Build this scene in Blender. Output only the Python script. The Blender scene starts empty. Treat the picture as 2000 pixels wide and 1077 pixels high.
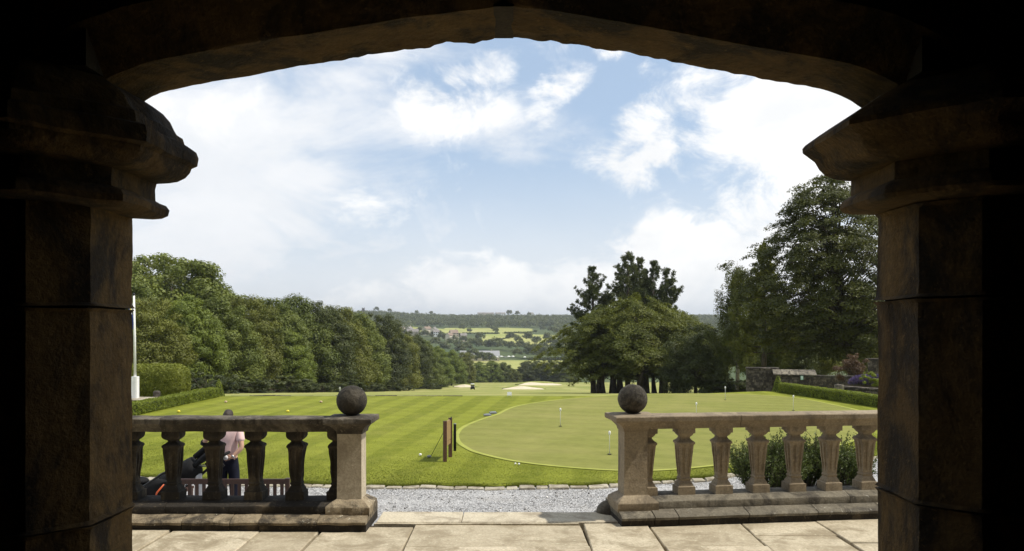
import bpy, bmesh, math, random
import numpy as np
from mathutils import Vector, Matrix, noise

R = math.radians
scene = bpy.context.scene
COL = scene.collection

# ------------------------------------------------------------------ camera
F = 1500.0            # focal length in pixels of the 2000 px wide photograph
ZC = 1.77             # eye height above the terrace
HY = 640.0            # horizon row
cam_d = bpy.data.cameras.new('camera')
cam = bpy.data.objects.new('camera', cam_d)
COL.objects.link(cam)
cam.location = (0, 0, ZC)
cam.rotation_euler = (R(90), 0, 0)
cam_d.sensor_width = 36
cam_d.lens = 36 * F / 2000
cam_d.shift_y = (HY - 538.5) / 2000
cam_d.clip_start = 0.05
cam_d.clip_end = 30000
scene.camera = cam

# ------------------------------------------------------------------ light
SUN_EL, SUN_AZ = 57.0, -3.0          # azimuth measured from +X towards +Y
SUN_STRENGTH = 4.0
EXPOSURE = 0.22
SKY_STRENGTH = 0.1
CLOUD = 8.7
sd = Vector((math.cos(R(SUN_EL)) * math.cos(R(SUN_AZ)), math.cos(R(SUN_EL)) * math.sin(R(SUN_AZ)), math.sin(R(SUN_EL))))
sun_d = bpy.data.lights.new('sun', 'SUN')
sun_d.energy = SUN_STRENGTH
sun_d.angle = R(1.2)
sun_d.color = (1.0, 0.94, 0.82)
sun = bpy.data.objects.new('sun', sun_d)
COL.objects.link(sun)
sun.rotation_euler = (-sd).to_track_quat('-Z', 'Y').to_euler()

vs = scene.view_settings
vs.view_transform = 'Standard'
vs.look = 'None'
vs.exposure = EXPOSURE
vs.gamma = 1.0
vs.use_curve_mapping = False

world = bpy.data.worlds.new('World')
scene.world = world
world.use_nodes = True
wt = world.node_tree
wt.nodes.clear()


class NB:
    """small helper to chain shader nodes"""
    def __init__(s, tree):
        s.t = tree

    def n(s, kind, **kw):
        x = s.t.nodes.new(kind)
        for k, v in kw.items():
            setattr(x, k, v)
        return x

    def put(s, sock, v):
        if v is None:
            return
        if hasattr(v, 'is_output') or hasattr(v, 'links'):
            s.t.links.new(v, sock)
        else:
            if hasattr(sock, 'default_value'):
                try:
                    sock.default_value = v
                except Exception:
                    sock.default_value = tuple(v) + (1.0,)

    def math(s, op, a, b=None, c=None, clamp=False):
        x = s.n('ShaderNodeMath', operation=op, use_clamp=clamp)
        s.put(x.inputs[0], a)
        s.put(x.inputs[1], b)
        s.put(x.inputs[2], c)
        return x.outputs[0]

    def vmath(s, op, a, b=None, scale=None):
        x = s.n('ShaderNodeVectorMath', operation=op)
        s.put(x.inputs[0], a)
        s.put(x.inputs[1], b)
        if scale is not None:
            s.put(x.inputs['Scale'], scale)
        return x.outputs['Value'] if op in ('LENGTH', 'DOT_PRODUCT', 'DISTANCE') else x.outputs['Vector']

    def mix(s, f, a, b, blend='MIX'):
        x = s.n('ShaderNodeMix', data_type='RGBA', blend_type=blend)
        s.put(x.inputs[0], f)
        s.put(x.inputs[6], a if not isinstance(a, tuple) else tuple(a)[:3] + (1,))
        s.put(x.inputs[7], b if not isinstance(b, tuple) else tuple(b)[:3] + (1,))
        return x.outputs[2]

    def noise(s, vec, scale, detail=4, rough=0.55, dist=0.0, out=0):
        x = s.n('ShaderNodeTexNoise')
        s.put(x.inputs['Vector'], vec)
        s.put(x.inputs['Scale'], scale)
        s.put(x.inputs['Detail'], detail)
        s.put(x.inputs['Roughness'], rough)
        s.put(x.inputs['Distortion'], dist)
        return x.outputs[out]

    def voronoi(s, vec, scale, feature='F1', out='Distance', rnd=1.0):
        x = s.n('ShaderNodeTexVoronoi', feature=feature)
        s.put(x.inputs['Vector'], vec)
        s.put(x.inputs['Scale'], scale)
        s.put(x.inputs['Randomness'], rnd)
        return x.outputs[out]

    def ramp(s, v, lo, hi, a=0.0, b=1.0, smooth=True):
        x = s.n('ShaderNodeMapRange')
        x.interpolation_type = 'SMOOTHSTEP' if smooth else 'LINEAR'
        s.put(x.inputs[0], v)
        for i, q in enumerate((lo, hi, a, b)):
            s.put(x.inputs[1 + i], q)
        return x.outputs[0]


def build_sky():
    b = NB(wt)
    out = b.n('ShaderNodeOutputWorld')
    bg = b.n('ShaderNodeBackground')
    bg.inputs['Strength'].default_value = SKY_STRENGTH
    b.t.links.new(bg.outputs[0], out.inputs[0])
    sky = b.n('ShaderNodeTexSky', sky_type='NISHITA', sun_disc=False)
    sky.sun_elevation = R(SUN_EL)
    sky.sun_rotation = R(90 - SUN_AZ)
    sky.altitude = 100
    sky.air_density = 1.0
    sky.dust_density = 1.2
    sky.ozone_density = 1.0
    tc = b.n('ShaderNodeTexCoord')
    d = tc.outputs['Generated']
    sep = b.n('ShaderNodeSeparateXYZ')
    b.t.links.new(d, sep.inputs[0])
    x, y, z = sep.outputs
    az = b.math('ARCTAN2', x, y)
    el = b.math('ARCSINE', z)
    # uneven edges: the direction is jostled by noise before it meets the cloud banks
    n1 = b.noise(d, 5.0, 6, 0.6, 0.3, out=1)
    jit = b.vmath('SUBTRACT', n1, (0.5, 0.5, 0.5))
    comb = b.n('ShaderNodeCombineXYZ')
    b.t.links.new(az, comb.inputs[0])
    b.t.links.new(el, comb.inputs[1])
    uv = b.vmath('ADD', comb.outputs[0], b.vmath('MULTIPLY', jit, (0.20, 0.13, 0.0)))

    def bank(px, py, rx, ry, w, tilt=0.0):
        u0 = math.atan((px - 1000) / F)
        v0 = math.atan((HY - py) / F * math.cos(u0))
        q = b.vmath('SUBTRACT', uv, (u0, v0, 0))
        if tilt:
            rot = b.n('ShaderNodeVectorRotate', rotation_type='Z_AXIS')
            b.put(rot.inputs['Vector'], q)
            rot.inputs['Angle'].default_value = -tilt
            q = rot.outputs[0]
        q = b.vmath('MULTIPLY', q, (F / rx, F / ry, 0))
        return b.math('MULTIPLY', b.ramp(b.vmath('LENGTH', q), 1.0, 0.15), w)
    # soft wide veil
    veil = None
    for a in ((380, 330, 640, 430, 1.0), (250, 120, 720, 330, 0.8), (640, 150, 420, 110, 0.62, 0.2), (1750, 260, 380, 300, 0.6),
              (1000, 600, 1600, 150, 0.9), (700, 620, 900, 200, 0.8), (620, 460, 520, 130, 0.62), (860, 260, 330, 90, 0.6), (1300, 470, 260, 160, 0.5)):
        v = bank(*a)
        veil = v if veil is None else b.math('MAXIMUM', veil, v)
    # heaped clouds
    heap = None
    for a in ((890, 236, 190, 74, 0.66), (965, 148, 100, 58, 0.5), (1075, 205, 130, 56, 0.62, 0.45), (1245, 268, 135, 105, 0.95, 0.35),
              (1350, 190, 110, 80, 0.62), (1540, 225, 270, 180, 1.2), (1660, 330, 330, 200, 1.1), (1350, 480, 200, 120, 1.15),
              (1480, 530, 360, 140, 1.2), (1120, 550, 330, 85, 0.85), (760, 590, 380, 55, 0.7), (1000, 580, 420, 65, 0.85),
              (1200, 115, 65, 28, 0.5), (1280, 150, 40, 30, 0.45), (360, 205, 260, 90, 0.6), (1420, 560, 500, 120, 1.0), (700, 400, 300, 50, 0.42)):
        v = bank(*a)
        heap = v if heap is None else b.math('MAXIMUM', heap, v)
    # the rest of the sky goes on as broken cloud
    side = b.ramp(y, 0.80, 0.55)
    over = b.ramp(el, R(32), R(48))
    rest = b.math('MAXIMUM', side, over)
    band = b.math('MULTIPLY', rest, b.ramp(b.noise(d, 2.2, 5, 0.55), 0.38, 0.62))
    det = b.noise(b.vmath('MULTIPLY', d, (1, 1, 1.5)), 11.0, 8, 0.66, 0.5)
    fine = b.noise(b.vmath('MULTIPLY', d, (1, 1, 2.4)), 4.5, 8, 0.62, 0.5)
    heap = b.math('MAXIMUM', heap, b.math('MULTIPLY', band, 0.9))
    hd = b.ramp(b.math('ADD', heap, b.math('MULTIPLY', b.math('SUBTRACT', det, 0.5), 2.4)), 0.20, 0.92)
    vd = b.math('MULTIPLY', b.ramp(b.math('ADD', veil, b.math('MULTIPLY', b.math('SUBTRACT', fine, 0.5), 2.1)), 0.10, 1.02), 0.97)
    low = b.ramp(el, R(14), R(0.5), 0.0, 0.8)
    vd = b.math('MAXIMUM', vd, low)
    # clouds: thick bellies greyer, tops white
    shade = b.ramp(b.noise(b.vmath('ADD', b.vmath('MULTIPLY', d, (1, 1, 1.8)), (3.1, 1.7, -0.03)), 5.5, 6, 0.6, 0.2), 0.40, 0.66)
    ccol = b.mix(b.math('MULTIPLY', shade, 0.48), (CLOUD * 1.16, CLOUD * 1.15, CLOUD * 1.13), (CLOUD * 0.80, CLOUD * 0.83, CLOUD * 0.87))
    vcol = b.mix(b.math('MULTIPLY', shade, 0.36), (CLOUD * 1.0, CLOUD * 1.01, CLOUD * 1.03), (CLOUD * 0.78, CLOUD * 0.83, CLOUD * 0.89))
    blue = b.mix(0.5, sky.outputs[0], (CLOUD * 0.60, CLOUD * 0.79, CLOUD * 1.04))
    c = b.mix(vd, blue, vcol)
    c = b.mix(hd, c, ccol)
    b.t.links.new(c, bg.inputs['Color'])


build_sky()
world.cycles.sampling_method = 'NONE'


# ------------------------------------------------------------------ helpers
def at(px, py, Y):
    return Vector(((px - 1000) / F * Y, Y, ZC - (py - HY) / F * Y))


def ground_at(px, py, z):
    Y = (ZC - z) * F / (py - HY)
    return Vector(((px - 1000) / F * Y, Y, z))


def tag(o, label=None, cat=None, group=None, kind=None):
    if label:
        o['label'] = label
    if cat:
        o['category'] = cat
    if group:
        o['group'] = group
    if kind:
        o['kind'] = kind
    return o


def empty(name, loc=(0, 0, 0), rz=0.0, scale=1.0):
    o = bpy.data.objects.new(name, None)
    o.empty_display_size = 0.2
    COL.objects.link(o)
    o.location = loc
    o.rotation_euler = (0, 0, rz)
    o.scale = (scale,) * 3 if not isinstance(scale, tuple) else scale
    return o


def link(name, me, parent=None, loc=None):
    o = bpy.data.objects.new(name, me)
    COL.objects.link(o)
    if parent is not None:
        o.parent = parent
    if loc is not None:
        o.location = loc
    return o


def copy_tree(o, parent=None):
    c = o.copy()
    COL.objects.link(c)
    c.parent = parent
    for ch in o.children:
        copy_tree(ch, c)
    return c


class MB:
    def __init__(s):
        s.v = []
        s.f = []

    def add(s, verts, faces):
        k = len(s.v)
        s.v += [tuple(p) for p in verts]
        s.f += [tuple(i + k for i in f) for f in faces]
        return s

    def box(s, c, size, rz=0.0, rx=0.0, ry=0.0):
        m = Matrix.Translation(c) @ Matrix.Rotation(rz, 4, 'Z') @ Matrix.Rotation(ry, 4, 'Y') @ Matrix.Rotation(rx, 4, 'X')
        h = [q / 2 for q in size]
        vs_ = [m @ Vector((a * h[0], b_ * h[1], c_ * h[2])) for a in (-1, 1) for b_ in (-1, 1) for c_ in (-1, 1)]
        return s.add(vs_, [(0, 1, 3, 2), (4, 6, 7, 5), (0, 4, 5, 1), (2, 3, 7, 6), (0, 2, 6, 4), (1, 5, 7, 3)])

    def rings(s, rings, cap0=True, cap1=True):
        n = len(rings[0])
        vs_ = [p for r in rings for p in r]
        fs = []
        for i in range(len(rings) - 1):
            for j in range(n):
                k = (j + 1) % n
                fs.append((i * n + j, i * n + k, (i + 1) * n + k, (i + 1) * n + j))
        if cap0:
            fs.append(tuple(range(n))[::-1])
        if cap1:
            fs.append(tuple(range((len(rings) - 1) * n, len(rings) * n)))
        return s.add(vs_, fs)

    def lathe(s, prof, n=16, c=(0, 0, 0), axis='Z', sx=1.0, sy=1.0):
        rs = []
        for r, z in prof:
            ring = []
            for j in range(n):
                a = 2 * math.pi * j / n
                x, y = r * math.cos(a) * sx, r * math.sin(a) * sy
                p = (x, y, z) if axis == 'Z' else ((z, x, y) if axis == 'X' else (y, z, x))
                ring.append((p[0] + c[0], p[1] + c[1], p[2] + c[2]))
            rs.append(ring)
        return s.rings(rs)

    def tube(s, pts, rad, n=8):
        pts = [Vector(p) for p in pts]
        if not isinstance(rad, (list, tuple)):
            rad = [rad] * len(pts)
        rs = []
        up = Vector((0.12, 0.31, 0.94))
        for i, p in enumerate(pts):
            t = (pts[min(i + 1, len(pts) - 1)] - pts[max(i - 1, 0)]).normalized()
            a = t.cross(up)
            if a.length < 1e-3:
                a = t.cross(Vector((1, 0, 0)))
            a.normalize()
            c = t.cross(a)
            rs.append([p + (a * math.cos(2 * math.pi * j / n) + c * math.sin(2 * math.pi * j / n)) * rad[i] for j in range(n)])
        return s.rings(rs)

    def ball(s, c, r, n=12, m=8):
        prof = [(max(1e-4, math.sin(math.pi * i / m)) , -math.cos(math.pi * i / m)) for i in range(m + 1)]
        r3 = r if isinstance(r, (tuple, list)) else (r, r, r)
        rs = []
        for q, z in prof:
            rs.append([(c[0] + r3[0] * q * math.cos(2 * math.pi * j / n), c[1] + r3[1] * q * math.sin(2 * math.pi * j / n), c[2] + r3[2] * z) for j in range(n)])
        return s.rings(rs)

    def mesh(s, name, mat=None, smooth=False):
        me = bpy.data.meshes.new(name)
        me.from_pydata(s.v, [], s.f)
        if mat:
            me.materials.append(mat)
        if smooth:
            me.polygons.foreach_set('use_smooth', [True] * len(me.polygons))
        me.update()
        return me

    def build(s, name, mat, parent=None, smooth=False, loc=None):
        return link(name, s.mesh(name, mat, smooth), parent, loc)


def set_smooth(me, angle=None):
    me.polygons.foreach_set('use_smooth', [True] * len(me.polygons))
    if angle:
        try:
            me.set_sharp_from_angle(angle=angle)
        except Exception:
            pass


def nz(p, s=1.0, o=0.0):
    return noise.noise(Vector((p[0] * s + o, p[1] * s + o * 1.7, p[2] * s - o)))


def wob(p, n, amp, scale, seed, chip=0.0):
    """stone surface: broad unevenness plus knocked-off bits"""
    a = nz(p, scale, seed) * amp + nz(p, scale * 3.1, seed + 7) * amp * 0.5
    if chip:
        c = nz(p, scale * 1.6, seed + 31)
        if c > 0.25:
            a -= chip * min(1.0, (c - 0.25) * 3)
    return a


def densify(poly, step):
    out = []
    n = len(poly)
    for i in range(n):
        a, b_ = Vector(poly[i]), Vector(poly[(i + 1) % n])
        k = max(1, int(round((b_ - a).length / step))) if step else 1
        for j in range(k):
            out.append(tuple(a.lerp(b_, j / k)))
    return out


def stone_block(name, plan, z0, z1, mat, parent, step=0.08, amp=0.004, edge=0.012, seed=0.0, chip=0.0, zstep=None, ztilt=None, smooth=True):
    """upright stone with a plan outline (counter-clockwise), worn arrises and an uneven face"""
    pl = densify(plan, step)
    n = len(pl)
    cx = sum(p[0] for p in plan) / len(plan)
    cy = sum(p[1] for p in plan) / len(plan)
    nor = []
    for i in range(n):
        a, c = Vector(pl[i - 1]), Vector(pl[(i + 1) % n])
        t = (c - a)
        v = Vector((t.y, -t.x))
        nor.append(v.normalized() if v.length > 1e-9 else Vector((0, 0)))
    k = max(1, int(round((z1 - z0) / (zstep or step or 1)))) if (zstep or step) else 1
    zs = [z0, z0 + edge] + [z0 + edge + (z1 - z0 - 2 * edge) * i / k for i in range(1, k)] + [z1 - edge, z1]
    rings = []
    for i, z in enumerate(zs):
        ins = edge if i in (0, len(zs) - 1) else 0.0
        ring = []
        for p, v in zip(pl, nor):
            q = (p[0], p[1], z)
            d = wob(q, v, amp, 5.0, seed, chip) - ins
            zz = z
            if ztilt:
                f = (z - z0) / (z1 - z0)
                zz = z + ztilt(p[0], p[1]) * f
            ring.append((p[0] + v.x * d, p[1] + v.y * d, zz + (nz(q, 4.0, seed + 3) * amp * 0.8 if amp else 0)))
        rings.append(ring)
    mb = MB().rings(rings)
    me = mb.mesh(name, mat)
    if smooth:
        set_smooth(me, R(38))
    return link(name, me, parent)


def sweep(name, prof, path, mat, parent, amp=0.004, seed=0.0, step=0.08, chip=0.0, smooth=True, closed=True):
    """moulding: prof = [(out, z)], path = plan points; out goes to the right-hand side of the path; mitred"""
    path = [Vector(p) for p in path]
    st = []
    for i in range(len(path)):
        if i == 0:
            d = (path[1] - path[0]).normalized()
            m = Vector((d.y, -d.x))
        elif i == len(path) - 1:
            d = (path[-1] - path[-2]).normalized()
            m = Vector((d.y, -d.x))
        else:
            d0 = (path[i] - path[i - 1]).normalized()
            d1 = (path[i + 1] - path[i]).normalized()
            n0, n1 = Vector((d0.y, -d0.x)), Vector((d1.y, -d1.x))
            m = (n0 + n1).normalized()
            m = m / max(0.3, m.dot(n0))
        st.append((path[i], m))
    full = []
    for i in range(len(st) - 1):
        k = max(1, int(round((st[i + 1][0] - st[i][0]).length / step)))
        for j in range(k):
            full.append((st[i][0].lerp(st[i + 1][0], j / k), st[i][1].lerp(st[i + 1][1], j / k)))
    full.append(st[-1])
    rings = []
    for p, m in full:
        ring = []
        for o, z in prof:
            q = (p.x + m.x * o, p.y + m.y * o, z)
            d = wob(q, None, amp, 6.0, seed, chip)
            ring.append((q[0] + m.x * d, q[1] + m.y * d, z + nz(q, 6.0, seed + 5) * amp))
        rings.append(ring)
    mb = MB().rings(rings)
    me = mb.mesh(name, mat)
    if smooth:
        set_smooth(me, R(35))
    return link(name, me, parent)


def square_rings(prof, flute=None, rnd=0.0, c=(0, 0, 0), seed=0.0, amp=0.0):
    """square-plan turned stone; prof = [(half, z, flutedepth, roundness)]"""
    ts = [-1, -0.86, -0.72, -0.62, -0.28, -0.16, 0.16, 0.28, 0.62, 0.72, 0.86]
    rings = []
    for h, z, fl, ro in prof:
        ring = []
        for side in range(4):
            a = side * math.pi / 2
            for t in ts:
                d = fl if (0.25 < abs(t) < 0.65) else 0.0
                x, y = t * h, -h + d
                if ro:
                    L = math.hypot(x, y)
                    x, y = x * (1 - ro) + ro * x / L * h * 1.05, y * (1 - ro) + ro * y / L * h * 1.05
                X = x * math.cos(a) - y * math.sin(a)
                Y = x * math.sin(a) + y * math.cos(a)
                if amp:
                    k = 1 + nz((X, Y, z), 9, seed) * amp / max(h, 0.03)
                    X, Y = X * k, Y * k
                ring.append((c[0] + X, c[1] + Y, c[2] + z))
        rings.append(ring)
    return rings


# ------------------------------------------------------------------ materials
def new_mat(name):
    m = bpy.data.materials.new(name)
    m.use_nodes = True
    t = m.node_tree
    bsdf = t.nodes['Principled BSDF']
    return m, NB(t), bsdf


def plain(name, col, rough=0.6, metal=0.0, spec=0.5, var=0.12, scale=14.0, bump=0.0):
    m, b, p = new_mat(name)
    tc = b.n('ShaderNodeTexCoord')
    n = b.noise(tc.outputs['Object'], scale, 4, 0.6)
    lo = tuple(c * (1 - var) for c in col)
    hi = tuple(min(1, c * (1 + var)) for c in col)
    b.put(p.inputs['Base Color'], b.mix(b.ramp(n, 0.3, 0.7), lo, hi))
    p.inputs['Roughness'].default_value = rough
    p.inputs['Metallic'].default_value = metal
    p.inputs['Specular IOR Level'].default_value = spec
    if bump:
        bp = b.n('ShaderNodeBump')
        bp.inputs['Strength'].default_value = bump
        bp.inputs['Distance'].default_value = 0.02
        b.put(bp.inputs['Height'], n)
        b.put(p.inputs['Normal'], bp.outputs[0])
    return m


def stone(name, a, c, soot=(0.03, 0.026, 0.022), soot_amt=0.4, lichen=(0.42, 0.4, 0.33), lichen_amt=0.3, scale=1.0, bump=0.4, streak=0.3, rough=0.9, top_lichen=0.0):
    m, b, p = new_mat(name)
    tc = b.n('ShaderNodeTexCoord')
    oi = b.n('ShaderNodeObjectInfo')
    off = b.n('ShaderNodeCombineXYZ')
    for i in range(3):
        b.put(off.inputs[i], b.math('MULTIPLY', oi.outputs['Random'], 37.0 + 11 * i))
    v = b.vmath('ADD', tc.outputs['Object'], off.outputs[0])
    big = b.noise(v, 2.2 * scale, 5, 0.6, 0.4)
    mid = b.noise(v, 11 * scale, 6, 0.65)
    fine = b.noise(v, 55 * scale, 4, 0.75)
    speck = b.noise(b.vmath('ADD', v, (11, 3, 5)), 30 * scale, 5, 0.75)
    tone = b.ramp(oi.outputs['Random'], 0, 1, -0.12, 0.12, smooth=False)
    col = b.mix(b.ramp(b.math('ADD', b.math('MULTIPLY', b.math('ADD', big, mid), 0.5), tone), 0.36, 0.66), a, c)
    # bedding lines along the stone
    bed = b.noise(b.vmath('MULTIPLY', v, (1.2, 1.2, 22)), 2.0 * scale, 4, 0.6)
    col = b.mix(b.math('MULTIPLY', b.ramp(bed, 0.45, 0.75), streak), col, tuple(q * 0.55 for q in a))
    # sooty, weathered patches
    so = b.noise(b.vmath('ADD', b.vmath('MULTIPLY', v, (1, 1, 0.55)), (5, 9, 2)), 3.4 * scale, 7, 0.68, 0.6)
    col = b.mix(b.ramp(so, 0.64 - 0.5 * soot_amt, 0.84 - 0.5 * soot_amt), col, soot)
    # lichen: pale blotches
    li = b.noise(b.vmath('ADD', v, (2, 4, 8)), 16 * scale, 6, 0.7, 0.8)
    lb = b.noise(b.vmath('ADD', v, (7, 1, 3)), 2.6 * scale, 3, 0.5)
    lm = b.math('MULTIPLY', b.ramp(li, 0.60, 0.68), b.ramp(lb, 0.62 - 0.3 * lichen_amt, 0.80 - 0.3 * lichen_amt))
    col = b.mix(b.math('MULTIPLY', lm, min(1, lichen_amt * 1.6)), col, lichen)
    col = b.mix(b.ramp(fine, 0.35, 0.7, 0.0, 0.5), col, tuple(q * 0.5 for q in a))
    col = b.mix(b.ramp(speck, 0.56, 0.72, 0.0, 0.45), col, tuple(min(0.8, q * 1.5) for q in c))
    b.put(p.inputs['Base Color'], col)
    p.inputs['Roughness'].default_value = rough
    p.inputs['Specular IOR Level'].default_value = 0.25
    h = b.math('ADD', b.math('MULTIPLY', mid, 0.8), b.math('MULTIPLY', fine, 0.25))
    h = b.math('ADD', h, b.math('MULTIPLY', big, 0.8))
    bp = b.n('ShaderNodeBump')
    bp.inputs['Strength'].default_value = bump
    bp.inputs['Distance'].default_value = 0.03
    b.put(bp.inputs['Height'], h)
    b.put(p.inputs['Normal'], bp.outputs[0])
    return m


def leaf_mat(name, dark, light, trans=0.35, rough=0.55, hue=0.0):
    m = bpy.data.materials.new(name)
    m.use_nodes = True
    t = m.node_tree
    b = NB(t)
    p = t.nodes['Principled BSDF']
    at_ = b.n('ShaderNodeAttribute', attribute_name='tint')
    oi = b.n('ShaderNodeObjectInfo')
    k = b.math('ADD', b.math('MULTIPLY', at_.outputs['Fac'], 0.75), b.math('MULTIPLY', oi.outputs['Random'], 0.25))
    col = b.mix(k, dark, light)
    b.put(p.inputs['Base Color'], col)
    p.inputs['Roughness'].default_value = rough
    p.inputs['Specular IOR Level'].default_value = 0.3
    tr = b.n('ShaderNodeBsdfTranslucent')
    b.put(tr.inputs['Color'], b.mix(1.0, col, (1.25, 1.2, 0.5), 'MULTIPLY'))
    mx = b.n('ShaderNodeMixShader')
    mx.inputs[0].default_value = trans
    t.links.new(p.outputs[0], mx.inputs[1])
    t.links.new(tr.outputs[0], mx.inputs[2])
    t.links.new(mx.outputs[0], t.nodes['Material Output'].inputs[0])
    return m


def grass_mat(name, a, c, dry, dry_amt=0.2, stripe=None, stripe_amt=0.0, fine=90.0, bump=0.5, cross=None):
    m, b, p = new_mat(name)
    g = b.n('ShaderNodeNewGeometry')
    v = g.outputs['Position']
    n1 = b.noise(v, 0.35, 5, 0.6)
    n2 = b.noise(v, 3.0, 5, 0.65)
    n3 = b.noise(v, fine, 3, 0.7)
    col = b.mix(b.ramp(b.math('ADD', b.math('MULTIPLY', n2, 0.6), b.math('MULTIPLY', n3, 0.4)), 0.34, 0.66), a, c)
    col = b.mix(b.math('MULTIPLY', b.ramp(n1, 0.42, 0.72), dry_amt), col, dry)
    sp = b.noise(b.vmath('ADD', v, (3, 5, 1)), 1.3, 6, 0.7)
    col = b.mix(b.math('MULTIPLY', b.ramp(sp, 0.56, 0.75), dry_amt * 0.9), col, dry)
    if stripe:
        (dx, dy, w) = stripe
        s = b.vmath('DOT_PRODUCT', b.vmath('ADD', v, b.vmath('MULTIPLY', b.noise(v, 0.5, 2, out=1), (0.12, 0.12, 0))), (dx / w, dy / w, 0))
        s = b.math('SINE', b.math('MULTIPLY', s, math.pi))
        col = b.mix(b.ramp(s, -0.35, 0.35, 0.0, stripe_amt), col, tuple(min(1, q * 1.45) for q in c))
    if cross:
        (dx, dy, w) = cross
        s = b.math('SINE', b.math('MULTIPLY', b.vmath('DOT_PRODUCT', v, (dx / w, dy / w, 0)), math.pi))
        col = b.mix(b.ramp(s, -0.4, 0.4, 0.0, stripe_amt * 0.5), col, tuple(q * 0.8 for q in a))
    b.put(p.inputs['Base Color'], col)
    p.inputs['Roughness'].default_value = 0.8
    p.inputs['Specular IOR Level'].default_value = 0.05
    bp = b.n('ShaderNodeBump')
    bp.inputs['Strength'].default_value = bump
    bp.inputs['Distance'].default_value = 0.02
    b.put(bp.inputs['Height'], b.math('ADD', n3, n2))
    b.put(p.inputs['Normal'], bp.outputs[0])
    return m

M = {}
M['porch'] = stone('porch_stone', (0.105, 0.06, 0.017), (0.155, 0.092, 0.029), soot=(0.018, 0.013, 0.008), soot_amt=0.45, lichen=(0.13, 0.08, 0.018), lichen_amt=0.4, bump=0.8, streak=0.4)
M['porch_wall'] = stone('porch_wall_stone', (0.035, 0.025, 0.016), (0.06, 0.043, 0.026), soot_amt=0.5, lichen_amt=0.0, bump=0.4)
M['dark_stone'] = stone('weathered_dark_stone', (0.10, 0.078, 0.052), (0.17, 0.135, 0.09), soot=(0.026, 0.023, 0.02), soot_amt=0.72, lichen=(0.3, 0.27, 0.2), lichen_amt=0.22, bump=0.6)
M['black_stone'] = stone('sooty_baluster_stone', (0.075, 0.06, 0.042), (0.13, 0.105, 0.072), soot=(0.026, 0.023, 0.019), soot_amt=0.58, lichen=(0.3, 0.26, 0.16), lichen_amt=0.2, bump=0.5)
M['buff_stone'] = stone('buff_stone', (0.46, 0.395, 0.29), (0.57, 0.495, 0.375), soot=(0.34, 0.285, 0.21), soot_amt=0.36, lichen_amt=0.1, bump=0.3, streak=0.15)
M['brown_stone'] = stone('brown_stone', (0.27, 0.215, 0.145), (0.355, 0.29, 0.20), soot=(0.16, 0.13, 0.095), soot_amt=0.34, lichen=(0.42, 0.4, 0.33), lichen_amt=0.2, bump=0.35, streak=0.2)
M['ledge_stone'] = stone('lichened_ledge_stone', (0.27, 0.215, 0.14), (0.42, 0.345, 0.235), soot=(0.05, 0.042, 0.033), soot_amt=0.47, lichen=(0.66, 0.62, 0.5), lichen_amt=0.75, bump=0.7, scale=1.3)
M['grey_ledge'] = stone('grey_ledge_stone', (0.17, 0.15, 0.115), (0.25, 0.22, 0.165), soot=(0.06, 0.052, 0.042), soot_amt=0.42, lichen=(0.5, 0.48, 0.42), lichen_amt=0.6, bump=0.6)
M['coping_grey'] = stone('grey_coping_stone', (0.15, 0.128, 0.095), (0.24, 0.21, 0.165), soot=(0.045, 0.038, 0.03), soot_amt=0.5, lichen=(0.42, 0.41, 0.36), lichen_amt=0.5, bump=0.7)
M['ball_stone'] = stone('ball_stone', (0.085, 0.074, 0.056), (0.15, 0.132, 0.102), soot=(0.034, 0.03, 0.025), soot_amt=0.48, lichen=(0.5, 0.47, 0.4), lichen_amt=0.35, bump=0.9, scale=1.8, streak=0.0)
M['paving'] = stone('paving_stone', (0.45, 0.385, 0.275), (0.60, 0.525, 0.39), soot=(0.31, 0.255, 0.17), soot_amt=0.40, lichen=(0.68, 0.62, 0.5), lichen_amt=0.3, bump=0.4, streak=0.0, scale=0.9)
M['kerb'] = stone('kerb_stone', (0.47, 0.41, 0.30), (0.61, 0.54, 0.41), soot=(0.33, 0.275, 0.2), soot_amt=0.35, lichen_amt=0.2, bump=0.35, streak=0.0)
M['edging'] = stone('edging_stone', (0.36, 0.32, 0.24), (0.52, 0.47, 0.37), soot=(0.2, 0.17, 0.12), soot_amt=0.4, lichen_amt=0.2, bump=0.5)
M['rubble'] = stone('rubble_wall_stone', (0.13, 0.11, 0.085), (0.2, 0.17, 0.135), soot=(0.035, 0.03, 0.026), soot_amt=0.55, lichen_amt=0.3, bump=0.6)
M['soil'] = plain('joint_soil', (0.07, 0.055, 0.038), 0.95, var=0.4, scale=30, bump=0.5)
M['lawn'] = grass_mat('lawn_grass', (0.12, 0.142, 0.014), (0.19, 0.205, 0.028), (0.25, 0.24, 0.06), 0.3, stripe=(0.99, -0.12, 0.62), stripe_amt=0.34, cross=(0.25, 0.97, 0.62))
M['green'] = grass_mat('putting_grass', (0.155, 0.164, 0.040), (0.205, 0.208, 0.055), (0.27, 0.245, 0.088), 0.45, stripe=(0.3, 0.95, 0.55), stripe_amt=0.13, bump=0.25, cross=(0.93, -0.36, 0.8))
M['collar'] = grass_mat('collar_grass', (0.26, 0.285, 0.06), (0.34, 0.35, 0.085), (0.36, 0.34, 0.11), 0.2, bump=0.2)


# ------------------------------------------------------------------ stone porch with its archway
YF, YN, CH = 3.4, 3.06, 0.157
YI = YN - CH + 0.0
XL = (258 - 1000) / F * YF
XR = (1715 - 1000) / F * YF
TOP = 3.75
porch = empty('stone_porch', (0, YF, 0))
tag(porch, 'dark stone porch whose low pointed archway frames the whole view', 'porch')
inv = Matrix.Translation((0, -YF, 0))


def under(o, parent):
    """parent while keeping world coordinates"""
    o.parent = parent
    o.matrix_parent_inverse = Matrix.Translation(parent.location).inverted()
    return o


def zf(py):
    return ZC - (py - HY) / F * YF


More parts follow.
